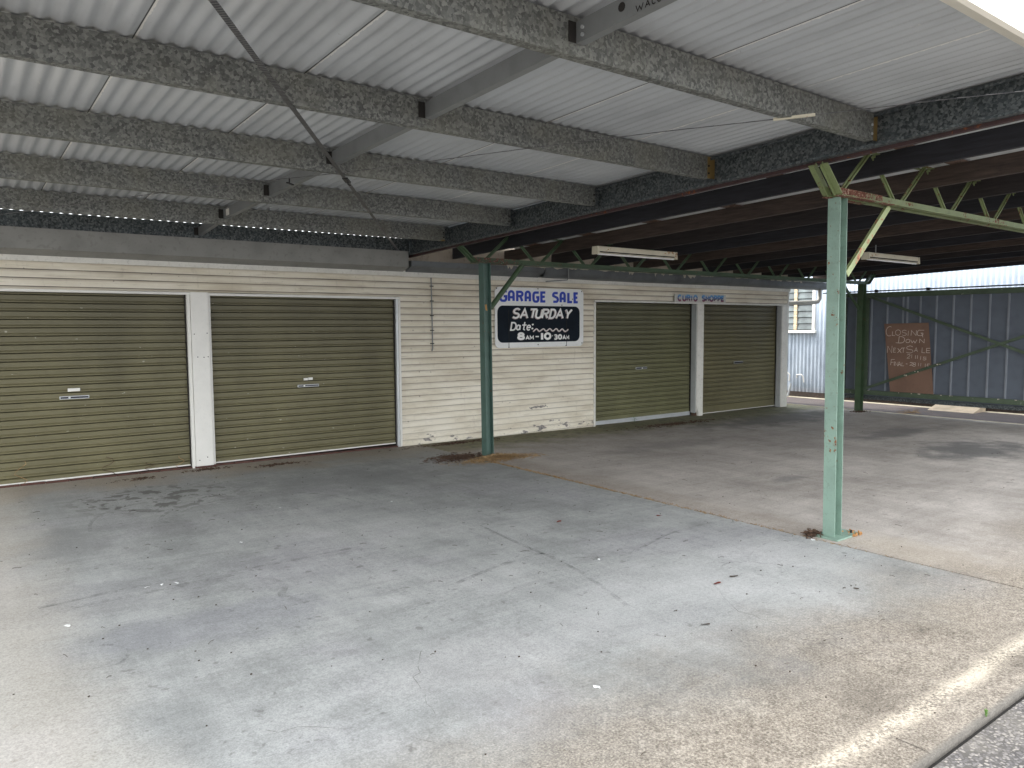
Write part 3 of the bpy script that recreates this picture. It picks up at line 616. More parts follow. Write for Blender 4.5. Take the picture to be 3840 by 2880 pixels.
for ch, a, b, tp, bt in (('G',172,330,168,425),('A2',372,485,178,430),('R2',562,690,182,436),('A2',757,862,188,440),('G',938,1068,196,446),('E',1122,1222,200,448),('S2',1398,1512,208,456),('A2',1572,1672,212,462),('L',1752,1848,214,462),('E',1900,1982,220,468)):
    if ch == 'S2': obj('lettering', bl, M['blue'], sign, label='blue word GARAGE'); bl = MB()
    glyph(bl, ch, (a+4, bt-12, b-4, tp+16), 56, tf_sign)
obj('lettering', bl, M['blue'], sign, label='blue word SALE')
sh = MB(); wt = MB()
for ch, a, b, tp, bt in (('S',455,590,598,812),('A',635,800,610,815),('T',835,985,612,810),('U',985,1110,618,815),('R',1140,1265,618,815),('D',1310,1430,618,818),('A',1470,1625,620,822),('Y',1660,1795,622,822)):
    sl_ = -.22 if ch not in 'A' else -.12
    glyph(sh, ch, (a-8, bt+9, b-8, tp+9), 52, tf_sign, 0, sl_); glyph(wt, ch, (a, bt, b, tp), 40, tf_sign, .0015, sl_)
dpts = [(930,1140),(1010,1075),(1075,1132),(1170,1075),(1235,1130),(1320,1072),(1390,1128),(1470,1072),(1535,1135),(1610,1080),(1670,1138),(1720,1120),(1752,1088)]
ribbon(sh, smooth_pts(dpts, 4), 34, tf_sign, .0002); ribbon(wt, smooth_pts([(x, y-7) for x, y in dpts], 4), 12, tf_sign, .0017)
obj('letter_shading', sh, M['letter_grey'], sign)
for ch, a, b, tp, bt, w_ in (('D',405,520,925,1098,34),('a',540,620,980,1095,30),('t',660,760,975,1100,28),('e',775,860,985,1100,30)): glyph(wt, ch, (a, bt, b, tp), w_, tf_sign, .0015, -.15)
for cx, cy in ((920,972),(910,1065)): ribbon(wt, [(cx-18,cy+6),(cx+20,cy-8)], 36, tf_sign, .0015)
for ch, a, b, tp, bt, w_ in (('8',585,712,1175,1310,52),('A',762,835,1235,1318,22),('M',860,935,1235,1318,22),('-',985,1062,1215,1290,30),('1',1125,1150,1170,1325,54),('0',1205,1330,1178,1308,50),('.',1372,1400,1215,1255,28),('3',1425,1490,1215,1315,32),('0',1525,1592,1215,1312,34),('A',1625,1690,1232,1318,22),('M',1712,1765,1232,1318,20)):
    glyph(wt, ch, (a, bt, b, tp), w_, tf_sign, .0015)
obj('lettering', wt, M['letter_white'], sign, label='white lettering reading SATURDAY Date: 8AM - 10.30AM')
sc_ = MB()
for x in (7.02, 8.20): sc_.box(x-.0025, x+.0025, SY-.0075, SY-.0035, 1.37, 1.95)
for x, z in ((6.79,2.27),(7.6,2.28),(8.53,2.26),(8.1,2.03),(8.33,2.13),(7.02,1.37),(8.19,1.375),(7.6,1.40),(8.54,1.41)): sc_.tube([(x,SY-.001,z),(x,SY-.007,z)], .009, 8)
objs('screw', sc_, M['dark'], sign)
# curio sign
cur = empty('curio_shoppe_sign', (11.58, 9.352, 2.12), 'small pale board reading CURIO SHOPPE above the right doors', 'sign')
obj('board', MB().hexa([(10.832,9.345,2.118),(12.336,9.345,2.128),(12.336,9.355,2.128),(10.832,9.355,2.118),(10.832,9.345,2.270),(12.336,9.345,2.285),(12.336,9.355,2.285),(10.832,9.355,2.270)]), m_paint('aged_sign_board', (.50,.49,.45), .5, .1, .25), cur)
cl = MB()
def tf_c(u, v, l): return (u, 9.3435-l, v+.006*(u-10.83)/1.5)
for ch, a, b in (('C',10.93,11.02),('U',11.065,11.145),('R',11.185,11.265),('I',11.29,11.34),('O',11.375,11.47),('S',11.62,11.70),('H',11.735,11.815),('O',11.85,11.945),('P',11.985,12.055),('P',12.095,12.165),('E',12.20,12.27)):
    if ch == 'S': obj('lettering', cl, M['curio'], cur, label='blue and purple word CURIO'); cl = MB()
    glyph(cl, ch, (a, 2.152, b, 2.246), .036, tf_c)
obj('lettering', cl, M['curio'], cur, label='blue and purple word SHOPPE')

# ================================================================== LEFT STEEL CARPORT
steel = empty('steel_carport', (1.7, 5.5, 0), 'galvanised steel skillion carport with corrugated sheeting over the left bay', 'carport')
def pbot(y): return 2.953-.0317*(y-2.73)
def ptop(y): return 3.131-.0313*(y-2.73)
XE = 5.19; XL = -1.9
YP = [1.66, 2.73, 4.11, 5.49, 6.87, 8.25, 9.215]
def cbeam(mb, x0, x1, y, zb, zt, fl=.062, th=.003, lip=.016):
    mb.box(x0, x1, y, y+th, zb, zt)
    for z, s in ((zb, 1), (zt, -1)):
        mb.box(x0, x1, y+th, y+fl, min(z, z+s*th), max(z, z+s*th)); mb.box(x0, x1, y+fl-th, y+fl, min(z+s*th, z+s*lip), max(z+s*th, z+s*lip))
for i, y in enumerate(YP):
    mb = MB(); zt = ptop(y); zb = pbot(y)
    if i == 0: y = 1.545; zb = 3.112; zt = 3.150
    if i == 6: zb = 2.722; zt = 2.892
    cbeam(mb, XL, XE, y, zb, zt); p = obj('purlin', mb, M['galv'] if i < 6 else M['galv_dark'], steel)  # rear purlin: its dim light is put in as a darker steel colour
    if 1 <= i < 6:
        obj('cleat', MB().box(XE+.002, XE+.075, y+.010, y+.016, zb+.005, zt-.002), M['orange_primer'] if i in (1,2) else M['galv_dark'], p)
        b = MB()
        for zz in (zb+.04, zb+.10): b.tube([(XE-.022, y-.008, zz), (XE-.022, y+.002, zz)], .009, 6)
        objs('bolt', b, M['silver'] if i == 1 else M['dark'], p)
        if i in (2, 5): obj('primer_end', MB().box(XE-.035, XE+.0005, y-.001, y+.0005, zb, zt-.004) if i == 2 else MB().box(XE-.055, XE+.0005, y-.001, y+.05, zb-.001, zb+.012), M['orange_primer'], p)
# raking end beam
rb = MB()
def rake(mb, x0, x1, dz0, dz1, y0=1.56, y1=9.38, base=2.673):
    f = lambda y: base+.0363*(9.369-y)
    mb.hexa([(x0,y0,f(y0)+dz0),(x1,y0,f(y0)+dz0),(x1,y1,f(y1)+dz0),(x0,y1,f(y1)+dz0),(x0,y0,f(y0)+dz1),(x1,y0,f(y0)+dz1),(x1,y1,f(y1)+dz1),(x0,y1,f(y1)+dz1)])
rake(rb, 5.262, 5.268, .004, .215); rake(rb, 5.25, 5.262, .2155, .236); rake(rb, 5.20, 5.262, 0, .004); rake(rb, 5.20, 5.204, .0045, .020); rake(rb, 5.20, 5.262, .211, .215); rake(rb, 5.20, 5.204, .196, .2105)
obj('raking_beam', rb, M['galv_dark'], steel)
# bridging channels
for i in range(6):
    ya = YP[i]+.064; yb = YP[i+1]-.004; za = pbot(ya)+.056; zb = pbot(yb)+.056; h = .100
    if i == 0: ya = 1.73
    if i == 5: zb = 2.757; h=.09
    mb = MB()
    def seg(x0, x1, d0, d1): mb.hexa([(x0,ya,za+d0),(x1,ya,za+d0),(x1,yb,zb+d0),(x0,yb,zb+d0),(x0,ya,za+d1),(x1,ya,za+d1),(x1,yb,zb+d1),(x0,yb,zb+d1)])
    seg(2.452,2.455,0,h); seg(2.455,2.500,0,.003); seg(2.455,2.500,h-.003,h); seg(2.497,2.500,.003,.014)
    b = obj('bridging_channel', mb, M['zinc'], steel)
    obj('angle_bracket', MB().box(2.405,2.450,yb-.001,yb+.003,zb+.002,zb+h-.004), M['dark'], b)
    if i == 0:
        bt = MB()
        for zz in (zb+.028, zb+.062): bt.tube([(2.444, yb-.045, zz),(2.452, yb-.045, zz)], .009, 8)
        objs('bolt', bt, M['silver'], b)
        # marker writing on the web, seen from below-left
        tfw = lambda u, v, l: (2.4505-l, u, v)
        mk = MB(); y0_, z0_ = 2.335, 3.075
        for ch, a, w_ in (('-',0,.022),('6',.036,.028),('0',.074,.028)): glyph(mk, ch, (y0_-a, z0_+.004, y0_-a-w_, z0_+.038), .006, tfw)
        for ch, a, w_ in (('W',0,.042),('A',.054,.026),('C',.092,.022),('C',.122,.022)): glyph(mk, ch, (2.345-a, 3.030, 2.345-a-w_, 3.055), .005, tfw)
        obj('marker_writing', mk, M['dark'], b)
        obj('hole_ring', MB().tube([(2.449,2.43,3.078),(2.452,2.43,3.078)], .020, 14), M['dark'], b)
    if i == 4: obj('sticker', MB().box(2.4495,2.4515,yb-.20,yb-.10,zb+.02,zb+.085), M['white'], b)
# roof sheets
def roofz(x, y): return ptop(y)+.0065-max(0, y-8.32)*.047
k = -3
while True:
    xa = .83+.877*k
    if xa > 5.35: break
    xb = min(xa+.877+.015, 5.43); 
    if xb > XL-.2:
        n = int(round((xb-xa)/.0877*12)); ys = [1.585+(9.275-1.585)*j/14 for j in range(15)]; rows = []
        for y in ys:
            rows.append([(xa+(xb-xa)*i/n, y, roofz(0,y)+.0085*(1-math.cos(2*PI*((xa+(xb-xa)*i/n)-.83)/.0877+PI))-.001*(i==0)+(.0012 if i>n-3 else 0)-.0085+(.0085)) for i in range(n+1)])
        mb = MB(); mb.grid(rows); obj('roof_sheet', mb, M['roof'], steel, smooth=60)
    k += 1
scr = MB()
# gutter on the high front edge
fg = MB(); fg.prism([(1.600,3.105),(1.535,3.085),(1.515,3.095),(1.508,3.165),(1.500,3.180),(1.512,3.186),(1.522,3.168),(1.528,3.105),(1.600,3.125)], 'x', XL, 16.2)
obj('front_gutter', fg, m_paint('cream_white_gutter', (.80,.76,.66), .4, .05, .05), steel)
# brace straps
def strap(pts, w, mat, name='brace_strap'):
    mb = MB(); pts = smooth_pts3(pts)
    for a, b in zip(pts[:-1], pts[1:]): mb.bar(a, b, w, .0025)
    return obj(name, mb, mat, steel)
def smooth_pts3(p): return p
s1 = [(-.15,1.53,2.985),(.915,3.09,2.935),(1.48,3.93,2.909),(2.62,5.62,2.853),(3.85,7.45,2.794),(5.02,9.19,2.736)]
strap(s1, .030, M['strap'])
s2 = [(5.05,1.55,2.995),(4.70,2.02,2.978),(4.35,2.55,2.960),(4.05,2.98,2.945),(3.78,3.36,2.932),(3.25,4.20,2.903),(2.50,5.45,2.860),(2.13,5.98,2.845),(1.58,6.80,2.818),(.73,8.25,2.768),(.1,9.2,2.735)]
strap(s2, .012, M['strap'])
obj('strap_tensioner', MB().bar((4.30,2.625,2.9585),(4.16,2.82,2.950), .016, .016), M['fluoro'], steel)
hk = MB(); hk.tube([(2.66,5.67,2.852),(2.67,5.68,2.825),(2.69,5.68,2.821)], .006, 6).bar((2.60,5.59,2.855),(2.69,5.72,2.851), .042, .012); obj('strap_bolt', hk, M['black'], steel)
hk = MB(); hk.tube([(2.33,6.05,2.90),(2.33,6.05,2.855)], .005, 6).bar((2.30,6.02,2.853),(2.37,6.08,2.851), .02, .01); obj('hanging_hook', hk, M['black'], steel)

# ================================================================== RIGHT TIMBER CARPORT
timb = empty('timber_carport', (10.4, 5.5, -.03), 'older carport with dark timber joists on green lattice trusses over the right bay', 'carport')
def rz(y): return 3.035-.033*(y-3.2)
# sheets
xx = 5.30; sheets = MB(); xa = 5.30
while xa < 15.75:
    xb = min(xa+.877, 15.78); n = int((xb-xa)/.0877*8); ys = [1.45, 4.0, 6.6, 9.34]
    mb = MB(); mb.grid([[(xa+(xb-xa)*i/n, y, rz(y)+.05+.0085*math.cos(2*PI*(xa+(xb-xa)*i/n)/.0877)) for i in range(n+1)] for y in ys]); obj('roof_sheet', mb, M['roof_old'], timb, smooth=60); xa = xb-.0005
y = 1.75
while y < 9.3:
    mb = MB(); mb.hexa([(5.29,y,rz(y)+.001),(15.75,y,rz(y)+.001),(15.75,y+.075,rz(y+.075)+.001),(5.29,y+.075,rz(y+.075)+.001),(5.29,y,rz(y)+.038),(15.75,y,rz(y)+.038),(15.75,y+.075,rz(y+.075)+.038),(5.29,y+.075,rz(y+.075)+.038)])
    obj('batten', mb, M['timber_b'], timb); y += 1.15
def joist(x, w=.045, d=.165, name='joist', mat='timber'):  # deep stained joist
    y0, y1 = 1.47, 9.34; mb = MB(); z = lambda y, q: rz(y)-q
    mb.hexa([(x,y0,z(y0,d)),(x+w,y0,z(y0,d)),(x+w,y1,z(y1,d)),(x,y1,z(y1,d)),(x,y0,z(y0,0)),(x+w,y0,z(y0,0)),(x+w,y1,z(y1,0)),(x,y1,z(y1,0))]); return obj(name, mb, M[mat], timb)
for k in range(11): joist(6.00+.935*k, mat=('timber','timber_2','timber_3')[(k*5+2) % 3])
joist(15.66, .09, .21, 'barge_board')
tb = MB(); f = lambda y: 2.673+.0363*(9.369-y)
tb.hexa([(5.272,1.5,f(1.5)-.022),(5.312,1.5,f(1.5)-.022),(5.312,9.36,f(9.36)-.022),(5.272,9.36,f(9.36)-.022),(5.272,1.5,f(1.5)+.05),(5.312,1.5,f(1.5)+.05),(5.312,9.36,f(9.36)+.05),(5.272,9.36,f(9.36)+.05)])
obj('edge_angle', tb, M['red_oxide'], timb)
for yy in (3.55, 4.9, 6.6): obj('packer', MB().box(5.33, 5.62, yy, yy+.30, rz(yy)-.012, rz(yy)+.0), M['timber_l'] if yy < 4 else M['timber_b'], timb)

def truss(Y, zb, mt, nodes, xend, first, mrust):
    zt = rz(Y)-.004; zbm = 2.673+.0363*(9.369-Y)-.035
    mb = MB()
    def L(y0, s):     # angle: vertical leg + horizontal foot
        mb.box(first+.06, xend, min(y0, y0+s*.006), max(y0, y0+s*.006), zb+.001, zb+.062); mb.box(first+.06, xend, min(y0+s*.0062, y0+s*.055), max(y0+s*.0062, y0+s*.055), zb, zb+.006)
    L(Y-.018, -1); L(Y+.018, 1)
    t = obj('truss', mb, mt, timb)
    # rusted stretch beside the post
    mb = MB(); mb.box(first+.05, first+.85, Y-.080, Y-.0265, zb-.005, zb+.0).box(first+.05, first+.75, Y-.0275, Y-.0245, zb+.004, zb+.067).box(first+.05, first+.6, Y+.03, Y+.08, zb-.005, zb+.0)
    obj('rusted_chord', mb, mrust, t)
    # top chord
    objs('top_chord', MB().box(5.33, xend+.35, Y-.055, Y-.018, zt-.006, zt).box(5.33, xend+.35, Y+.018, Y+.055, zt-.006, zt), mt, t)
    # raked end struts (a pair)
    for s in (-1, 1):
        for (a, b) in (((first+.06, Y+s*.05, zb+.012), (first-.15, Y+s*.05, zbm)), ((xend-.03, Y+s*.05, zb+.012), (xend+.36, Y+s*.05, zt-.03))):
            obj('end_strut', MB().bar(a, b, .055, .008, (-1,0,0)).bar((a[0],a[1]-s*.024,a[2]),(b[0],b[1]-s*.024,b[2]), .006, .05, (1,0,.5)), mt, t)
    for i, x in enumerate(nodes):
        xm = (x+nodes[i+1])/2 if i+1 < len(nodes) else x+.46
        for (p, q, s) in ((x+.045, xm-.02, 1), (xm+.03 if i+1 < len(nodes) else None, (nodes[i+1]-.045) if i+1 < len(nodes) else None, -1)):
            if p is None: continue
            a, b = ((p, Y, zb+.03), (q, Y, zt-.004)) if s == 1 else ((p+.02, Y, zt-.004), (q, Y, zb+.03))
            obj('web', MB().bar(a, b, .010, .042, (1,0,0)).bar((a[0],a[1]-.012,a[2]),(b[0],b[1]-.012,b[2]), .014, .012, (1,0,0)), mt, t)
    return t
truss(3.15, 2.655, M['truss'], [5.47+.935*k for k in range(11)], 15.15, 5.36, M['truss_rusty'])
truss(8.0, 2.500, M['truss_dark'], [5.58+.918*k for k in range(11)], 15.15, 5.40, m_paint('flaking_dark_chord', (.06,.09,.055), .7, .3, .3, .22, rustcol=(.14,.05,.04), chips=(.6,.58,.52)))
def hpost(xb, yb, xt, yt, zt, mat, hw=.052, hd=.05, shape='H'):
    z0 = gz(xb)+.012; r = .007
    pr = [(-hw,-hd),(-hw+r,-hd),(-hw+r,-r/2),(hw-r,-r/2),(hw-r,-hd),(hw,-hd),(hw,hd),(hw-r,hd),(hw-r,r/2),(-hw+r,r/2),(-hw+r,hd),(-hw,hd)]
    mb = MB(); n = len(pr)
    N = 8
    for j in range(N+1):
        t = j/N
        for (p, q) in pr: mb.v.append((xb+(xt-xb)*t+p, yb+(yt-yb)*t+q, z0+(zt-z0)*t))
    for j in range(N):
        for i in range(n): k = (i+1) % n; mb.f.append((j*n+i, j*n+k, (j+1)*n+k, (j+1)*n+i))
    mb.f.append(tuple(range(n))[::-1]); mb.f.append(tuple(N*n+i for i in range(n)))
    p = obj('post', mb, mat, timb)
    return p
pB = hpost(5.61, 3.19, 5.53, 3.17, 2.653, M['post']); pB['label'] = 'light sea green steel post nearest the camera'
obj('base_plate', MB().hexa([(5.50,3.08,gz(5.6)),(5.85,3.08,gz(5.6)),(5.85,3.29,gz(5.6)),(5.50,3.29,gz(5.6)),(5.50,3.08,gz(5.6)+.014),(5.85,3.08,gz(5.6)+.014),(5.85,3.29,gz(5.6)+.014),(5.50,3.29,gz(5.6)+.014)]), M['post'], pB, bevel=.003)
bb = MB()
for x, y in ((5.79,3.13),(5.79,3.24)): bb.tube([(x,y,gz(5.6)+.014),(x,y,gz(5.6)+.035)], .010, 6)
objs('anchor_bolt', bb, M['dark'], pB)
fl = MB(); rr = random.Random(5)
for _ in range(40):
    x = rr.uniform(5.72,5.87); y = rr.choice([3.075, rr.uniform(3.07,3.3)]) if x < 5.84 else rr.uniform(3.07,3.3); s = rr.uniform(.006,.016); fl.bar((x,y,gz(5.6)+.004),(x+rr.uniform(-s,s),y+rr.uniform(-s,s),gz(5.6)+.014+rr.uniform(0,.01)), s, s)
obj('rust_flakes', fl, m_simple('orange_rust_flake', (.38,.20,.08), .9), pB)['kind'] = 'stuff'
pA = hpost(5.64, 7.98, 5.61, 7.98, 2.498, M['post_shaded'], .056, .055); pA['label'] = 'shaded green steel post standing in dry grass before the weatherboard wall'
obj('tan_tag', MB().hexa([(5.618,7.972,1.90),(5.645,7.972,1.892),(5.645,7.978,1.892),(5.618,7.978,1.90),(5.604,7.972,1.97),(5.632,7.972,1.975),(5.632,7.978,1.975),(5.604,7.978,1.97)]), M['tan_tag'], pA)
pC = hpost(14.86, 7.95, 14.86, 7.95, 2.498, M['truss_dark'], .06, .06); pC['label'] = 'dark green steel post carrying the end of the far truss, beside the gate'
pD = hpost(14.86, 3.19, 14.86, 3.17, 2.653, M['truss'])
# knee braces
def knee(a, b, mat, w=.045, label=None, round_=False):
    mb = MB()
    if round_: mb.tube([a, b], .034, 12)
    else: mb.bar(a, b, .006, w, (1,0,0)).bar((a[0],a[1]+.022,a[2]-.0),(b[0],b[1]+.022,b[2]), .04, .006, (1,0,0))
    o = obj('knee_brace', mb, mat, timb, smooth=40 if round_ else False)
    if label: o['label'] = label
knee((5.655,3.15,2.08),(6.28,3.15,2.655), M['brace_peel'], .052, 'peeling pale green knee brace with salmon primer showing')
knee((5.70,7.98,1.93),(6.22,7.98,2.50), M['truss_dark'], .05, None, True)
knee((14.80,7.95,1.98),(14.13,7.95,2.50), M['truss_dark'], .055)

# ================================================================== batten lights
def lamp(x0, x1, y, zt, label, rod):
    z1 = zt; z0 = zt-.098
    L = empty('fluorescent_light', ((x0+x1)/2, y, z0), label, 'light', 'tube lights hanging under the timber carport')
    mb = MB(); pr = [(y-.045,z0+.014),(y-.040,z1-.012),(y-.030,z1),(y+.030,z1),(y+.045,z0+.014)]; mb.prism(pr, 'x', x0, x1); obj('housing', mb, M['fluoro'], L)
    mb = MB(); mb.prism([(y-.058,z0-.004),(y-.050,z1-.004),(y+.050,z1-.004),(y+.055,z0-.004)], 'x', x0-.028, x0-.0005).prism([(y-.058,z0-.004),(y-.050,z1-.004),(y+.050,z1-.004),(y+.055,z0-.004)], 'x', x1+.0005, x1+.022); objs('end_cap', mb, M['fluoro'], L)
    obj('tube', MB().tube([(x0+.01,y-.010,z0+.001),(x1-.01,y-.010,z0+.001)], .012, 10), M['tube'], L, smooth=True)
    obj('slot', MB().box(x0+.02, x1-.03, y-.0475, y-.0435, z0+.018, z0+.032), M['dark'], L)
    for xr in rod: obj('hanger_rod', MB().tube([(xr,y,z1),(xr,y,rz(y)-.15)], .008, 8), M['zinc'], L)
lamp(6.638, 8.081, 7.0, 2.690, 'longer looking cream tube light before the sign wall, rust spotted', ())
lamp(10.36, 11.81, 5.5, 2.695, 'cream tube light on a short rod to the right of the near green post', (10.62,))

# ================================================================== GATE
gate = empty('sliding_gate', (15.0, 5.7, .1), 'slate blue ribbed metal gate in a dark green frame with cross braces', 'gate')
pn = MB(); pn.box(15.035, 15.040, 2.95, 8.40, .20, 2.30); obj('sheet_panel', pn, M['gate_panel'], gate)
ribs = [8.13,7.826,7.509,7.202,7.12,6.876,6.583,6.283,5.983,5.672,5.372,5.07,4.77,4.46,4.16,3.86,3.55,3.25]
for y in ribs:
    obj('rib', MB().prism([(15.034,y-.018),(15.012,y-.012),(15.012,y+.012),(15.034,y+.018)], 'z', .30, 2.24), M['gate_rib'], gate)
obj('top_rail', MB().box(14.965, 15.010, 2.95, 7.95, 2.225, 2.325), M['gate_frame'], gate); obj('bottom_rail', MB().box(14.965, 15.010, 2.95, 8.40, .27, .362), M['gate_frame'], gate)
obj('top_rail', MB().box(14.99, 15.030, 7.952, 8.40, 2.25, 2.33), M['gate_frame'], gate)
for y in (8.33, 7.86, 2.95): obj('stile', MB().box(14.968, 15.008, y, y+.06, .364, 2.223), M['gate_frame'], gate)
obj('cross_brace', MB().bar((14.945,7.89,2.27),(14.945,3.02,.40), .022, .05), M['gate_frame'], gate); obj('cross_brace', MB().bar((14.922,7.90,.385),(14.922,3.10,2.24), .022, .05), M['gate_frame'], gate)
obj('track_channel', MB().box(14.98, 15.06, 2.9, 8.5, .175, .245), M['galv_dark'], gate); obj('guide_pipe', MB().tube([(15.04,2.4,2.372),(15.04,8.9,2.355)], .013, 8), M['black'], gate)
objs('guide_block', MB().box(15.02,15.06,6.72,6.78,2.33,2.385).box(15.02,15.06,7.72,7.78,2.33,2.385), M['black'], gate)
fl = MB(); rr = random.Random(11)
for _ in range(14): y = rr.uniform(4.9, 7.8); fl.box(14.9635, 14.965, y, y+rr.uniform(.01,.04), .35+rr.uniform(-.01,.006), .36)
for (y, z) in ((7.05,.70),(6.85,.78),(6.45,.93)):
    for _ in range(3): q = rr.uniform(-.03,.03); fl.box(14.909, 14.911, y+q, y+q+.02, z+rr.uniform(-.012,.012), z+.014)
obj('paint_chips', fl, M['chalk'], gate)
# leaning hardboard notice
nb = empty('notice_board', (14.95, 7.0, .37), 'brown hardboard sheet chalked CLOSING DOWN NEXT SALE, leaning on the gate', 'notice board')
TL, TR, BR, BL = Vector((14.985,7.545,1.703)), Vector((14.985,6.70,1.718)), Vector((14.95,6.550,.368)), Vector((14.95,7.368,.366))
nrm = Vector((-1,0,0)); th = Vector((.006,0,0))
obj('board', MB().hexa([BL,BR,BR+th,BL+th,TL,TR,TR+th,TL+th]), M['hardboard'], nb)
def tf_n(u, v, l):     # layout sheet: TL(175,180) TR(1035,160) BR(1140,1545) BL(300,1495)
    t = (v-170)/(1520-170); xl = 175+125*t; xr = 1035+105*t; s = (u-xl)/(xr-xl); t2 = (v-(180-20*s))/((1495+50*s)-(180-20*s))
    p = (TL*(1-s)+TR*s)*(1-t2)+(BL*(1-s)+BR*s)*t2; return p+Vector((-.0012-l,0,0))
ck = MB()
GLc = {'C2': [arc(.6,.5,.6,.5,60,300,10)]}
GL.update(GLc)
for ch, a, b, tp, bt in (('C2',210,325,235,420),('L',340,395,330,408),('O',400,500,300,405),('S',530,615,305,410),('I',635,665,315,415),('N',708,800,312,412),('G',825,945,300,412),
  ('D',460,580,430,555),('O',605,685,482,550),('W',700,815,490,555),('N',870,955,475,552),('N',240,325,612,745),('E',360,410,650,735),('X',445,520,655,745),('T',520,590,650,742),('S',615,745,612,750),('A',770,832,645,728),('L',915,980,640,745),('E',1000,1065,655,745),
  ('2',630,690,775,850),('1',710,735,775,850),('1',785,800,795,860),('1',825,840,795,862),('1',890,900,810,878),('5',935,1000,825,885),('F',310,380,872,985),('I',370,385,910,992),('N',395,450,915,1000),('A',460,510,920,1002),('L',530,575,930,1000),('-',608,645,945,975),('2',685,740,930,990),('8',745,800,935,1010),('1',845,860,940,1000),('1',890,900,945,1005),('1',975,985,955,1040),('5',1010,1065,960,1050)):
    glyph(ck, ch, (a, bt, b, tp), 8, tf_n, 0, -.08, .0002, 3)
ribbon(ck, [(410,550),(520,556)], 7, tf_n, .0003); ribbon(ck, [(910,365),(935,445)], 8, tf_n, .0004)
obj('chalk_writing', ck, M['chalk'], nb, label='chalk words CLOSING DOWN NEXT SALE 21 11 15 FINAL 28 11 15')
for p in ((1184,1540),(900,1508),(325,1436)):
    pass
# ================================================================== NEIGHBOUR SHED
nbd = empty('neighbour_shed', (17.0, 6, -.1), 'tall blue grey corrugated shed wall rising behind the gate', 'shed')
mb = MB()
def cwall(y0, y1, z0, z1, X=17.0):
    n = int((y1-y0)/.076*8); mb.grid([[(X-.009*math.cos(2*PI*(y0+(y1-y0)*i/n)/.1)+.001*math.sin(9*z+i), y0+(y1-y0)*i/n, z) for i in range(n+1)] for z in (z0, z1)])
cwall(-2, 10.24, .005, 5.2); cwall(10.24, 11.5, .005, 1.495); cwall(10.24,11.5,2.75,5.2); cwall(11.5,13.5,.005,5.2)
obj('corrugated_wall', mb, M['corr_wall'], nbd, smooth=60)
obj('bottom_flashing', MB().box(16.965, 16.985, -2, 9.6, .002, .030), M['white_clean'], nbd)
obj('plinth', MB().box(16.99, 17.2, -2, 13.5, -.4, .04), m_paint('rusty_plinth', (.045,.035,.03), .9, .5, .5, .15, rustcol=(.09,.06,.05), nscale=14), nbd)
objs('side_wall', MB().box(17.03, 22, -2.0, -1.9, -.3, 5.2).box(17.03, 22, 13.4, 13.5, -.3, 5.2).box(17.0,22,-2,13.5,5.21,5.3), M['corr_wall'], nbd)
sc2 = MB()
for z in (.33, 1.42, 2.62):
    y = 3.1
    while y < 11.6:
        if not (z > 1.5 and 10.2 < y < 11.5): sc2.tube([(16.992,y,z),(16.982,y,z)], .010, 6)
        y += .4
objs('screw', sc2, M['silver'], nbd)
w = obj('window', MB().box(16.965,17.03,10.245,10.31,1.56,2.74).box(16.965,17.03,11.35,11.42,1.56,2.74), M['white_clean'], nbd)
obj('mullion', MB().box(16.96,17.03,10.72,10.80,1.56,2.74), M['sheet_wood'], w)
obj('sill', MB().hexa([(16.90,10.20,1.495),(17.03,10.20,1.495),(17.03,11.45,1.495),(16.90,11.45,1.495),(16.915,10.20,1.548),(17.03,10.20,1.56),(17.03,11.45,1.56),(16.915,11.45,1.548)]), M['white'], w)
for y0, y1 in ((10.31,10.72),(10.80,11.35)):
    z = 1.575
    while z < 2.7: obj('louvre', MB().hexa([(16.975,y0,z),(16.980,y0,z),(16.980,y1,z),(16.975,y1,z),(17.015,y0,z+.16),(17.020,y0,z+.16),(17.020,y1,z+.16),(17.015,y1,z+.16)]), M['glass'], w); z += .152
obj('window_interior', MB().box(17.10,17.12,10.2,11.5,1.5,2.8), m_simple('dim_interior', (.10,.11,.11), .8), w)
# small taps and pipes low on the wall
tp = empty('wall_tap_pipes', (16.95, 10.7, -.09), 'white water pipes and tap low on the corrugated shed wall', 'pipes')
obj('pipe', MB().tube([(16.93,10.95,.32),(16.90,10.99,.47),(16.90,10.92,.52),(16.92,10.85,.45),(16.93,10.87,.30)], .018, 8), M['white_clean'], tp, smooth=True)
obj('pipe', MB().tube([(16.93,10.66,.38),(16.90,10.64,.46),(16.90,10.52,.47),(16.90,10.47,.42),(16.92,10.46,.28)], .016, 8), M['white_clean'], tp, smooth=True)
obj('pipe', MB().tube([(16.80,10.82,-.08),(16.82,10.78,.12),(16.84,10.76,.24)], .025, 8), m_simple('grey_pipe', (.35,.37,.38), .5), tp, smooth=True)
# ramp
rp = MB(); rp.prism([(16.36,-.093),(16.95,-.093),(16.95,.05),(16.93,.05)], 'y', 6.40, 7.28)
tag(obj('concrete_ramp', rp, m_paint('pale_ramp_concrete', (.55,.45,.33), .85, .25, .35, nscale=5), loc=(16.6,6.85,-.09)), 'small pale concrete wedge ramp against the shed wall below the gate', 'ramp')

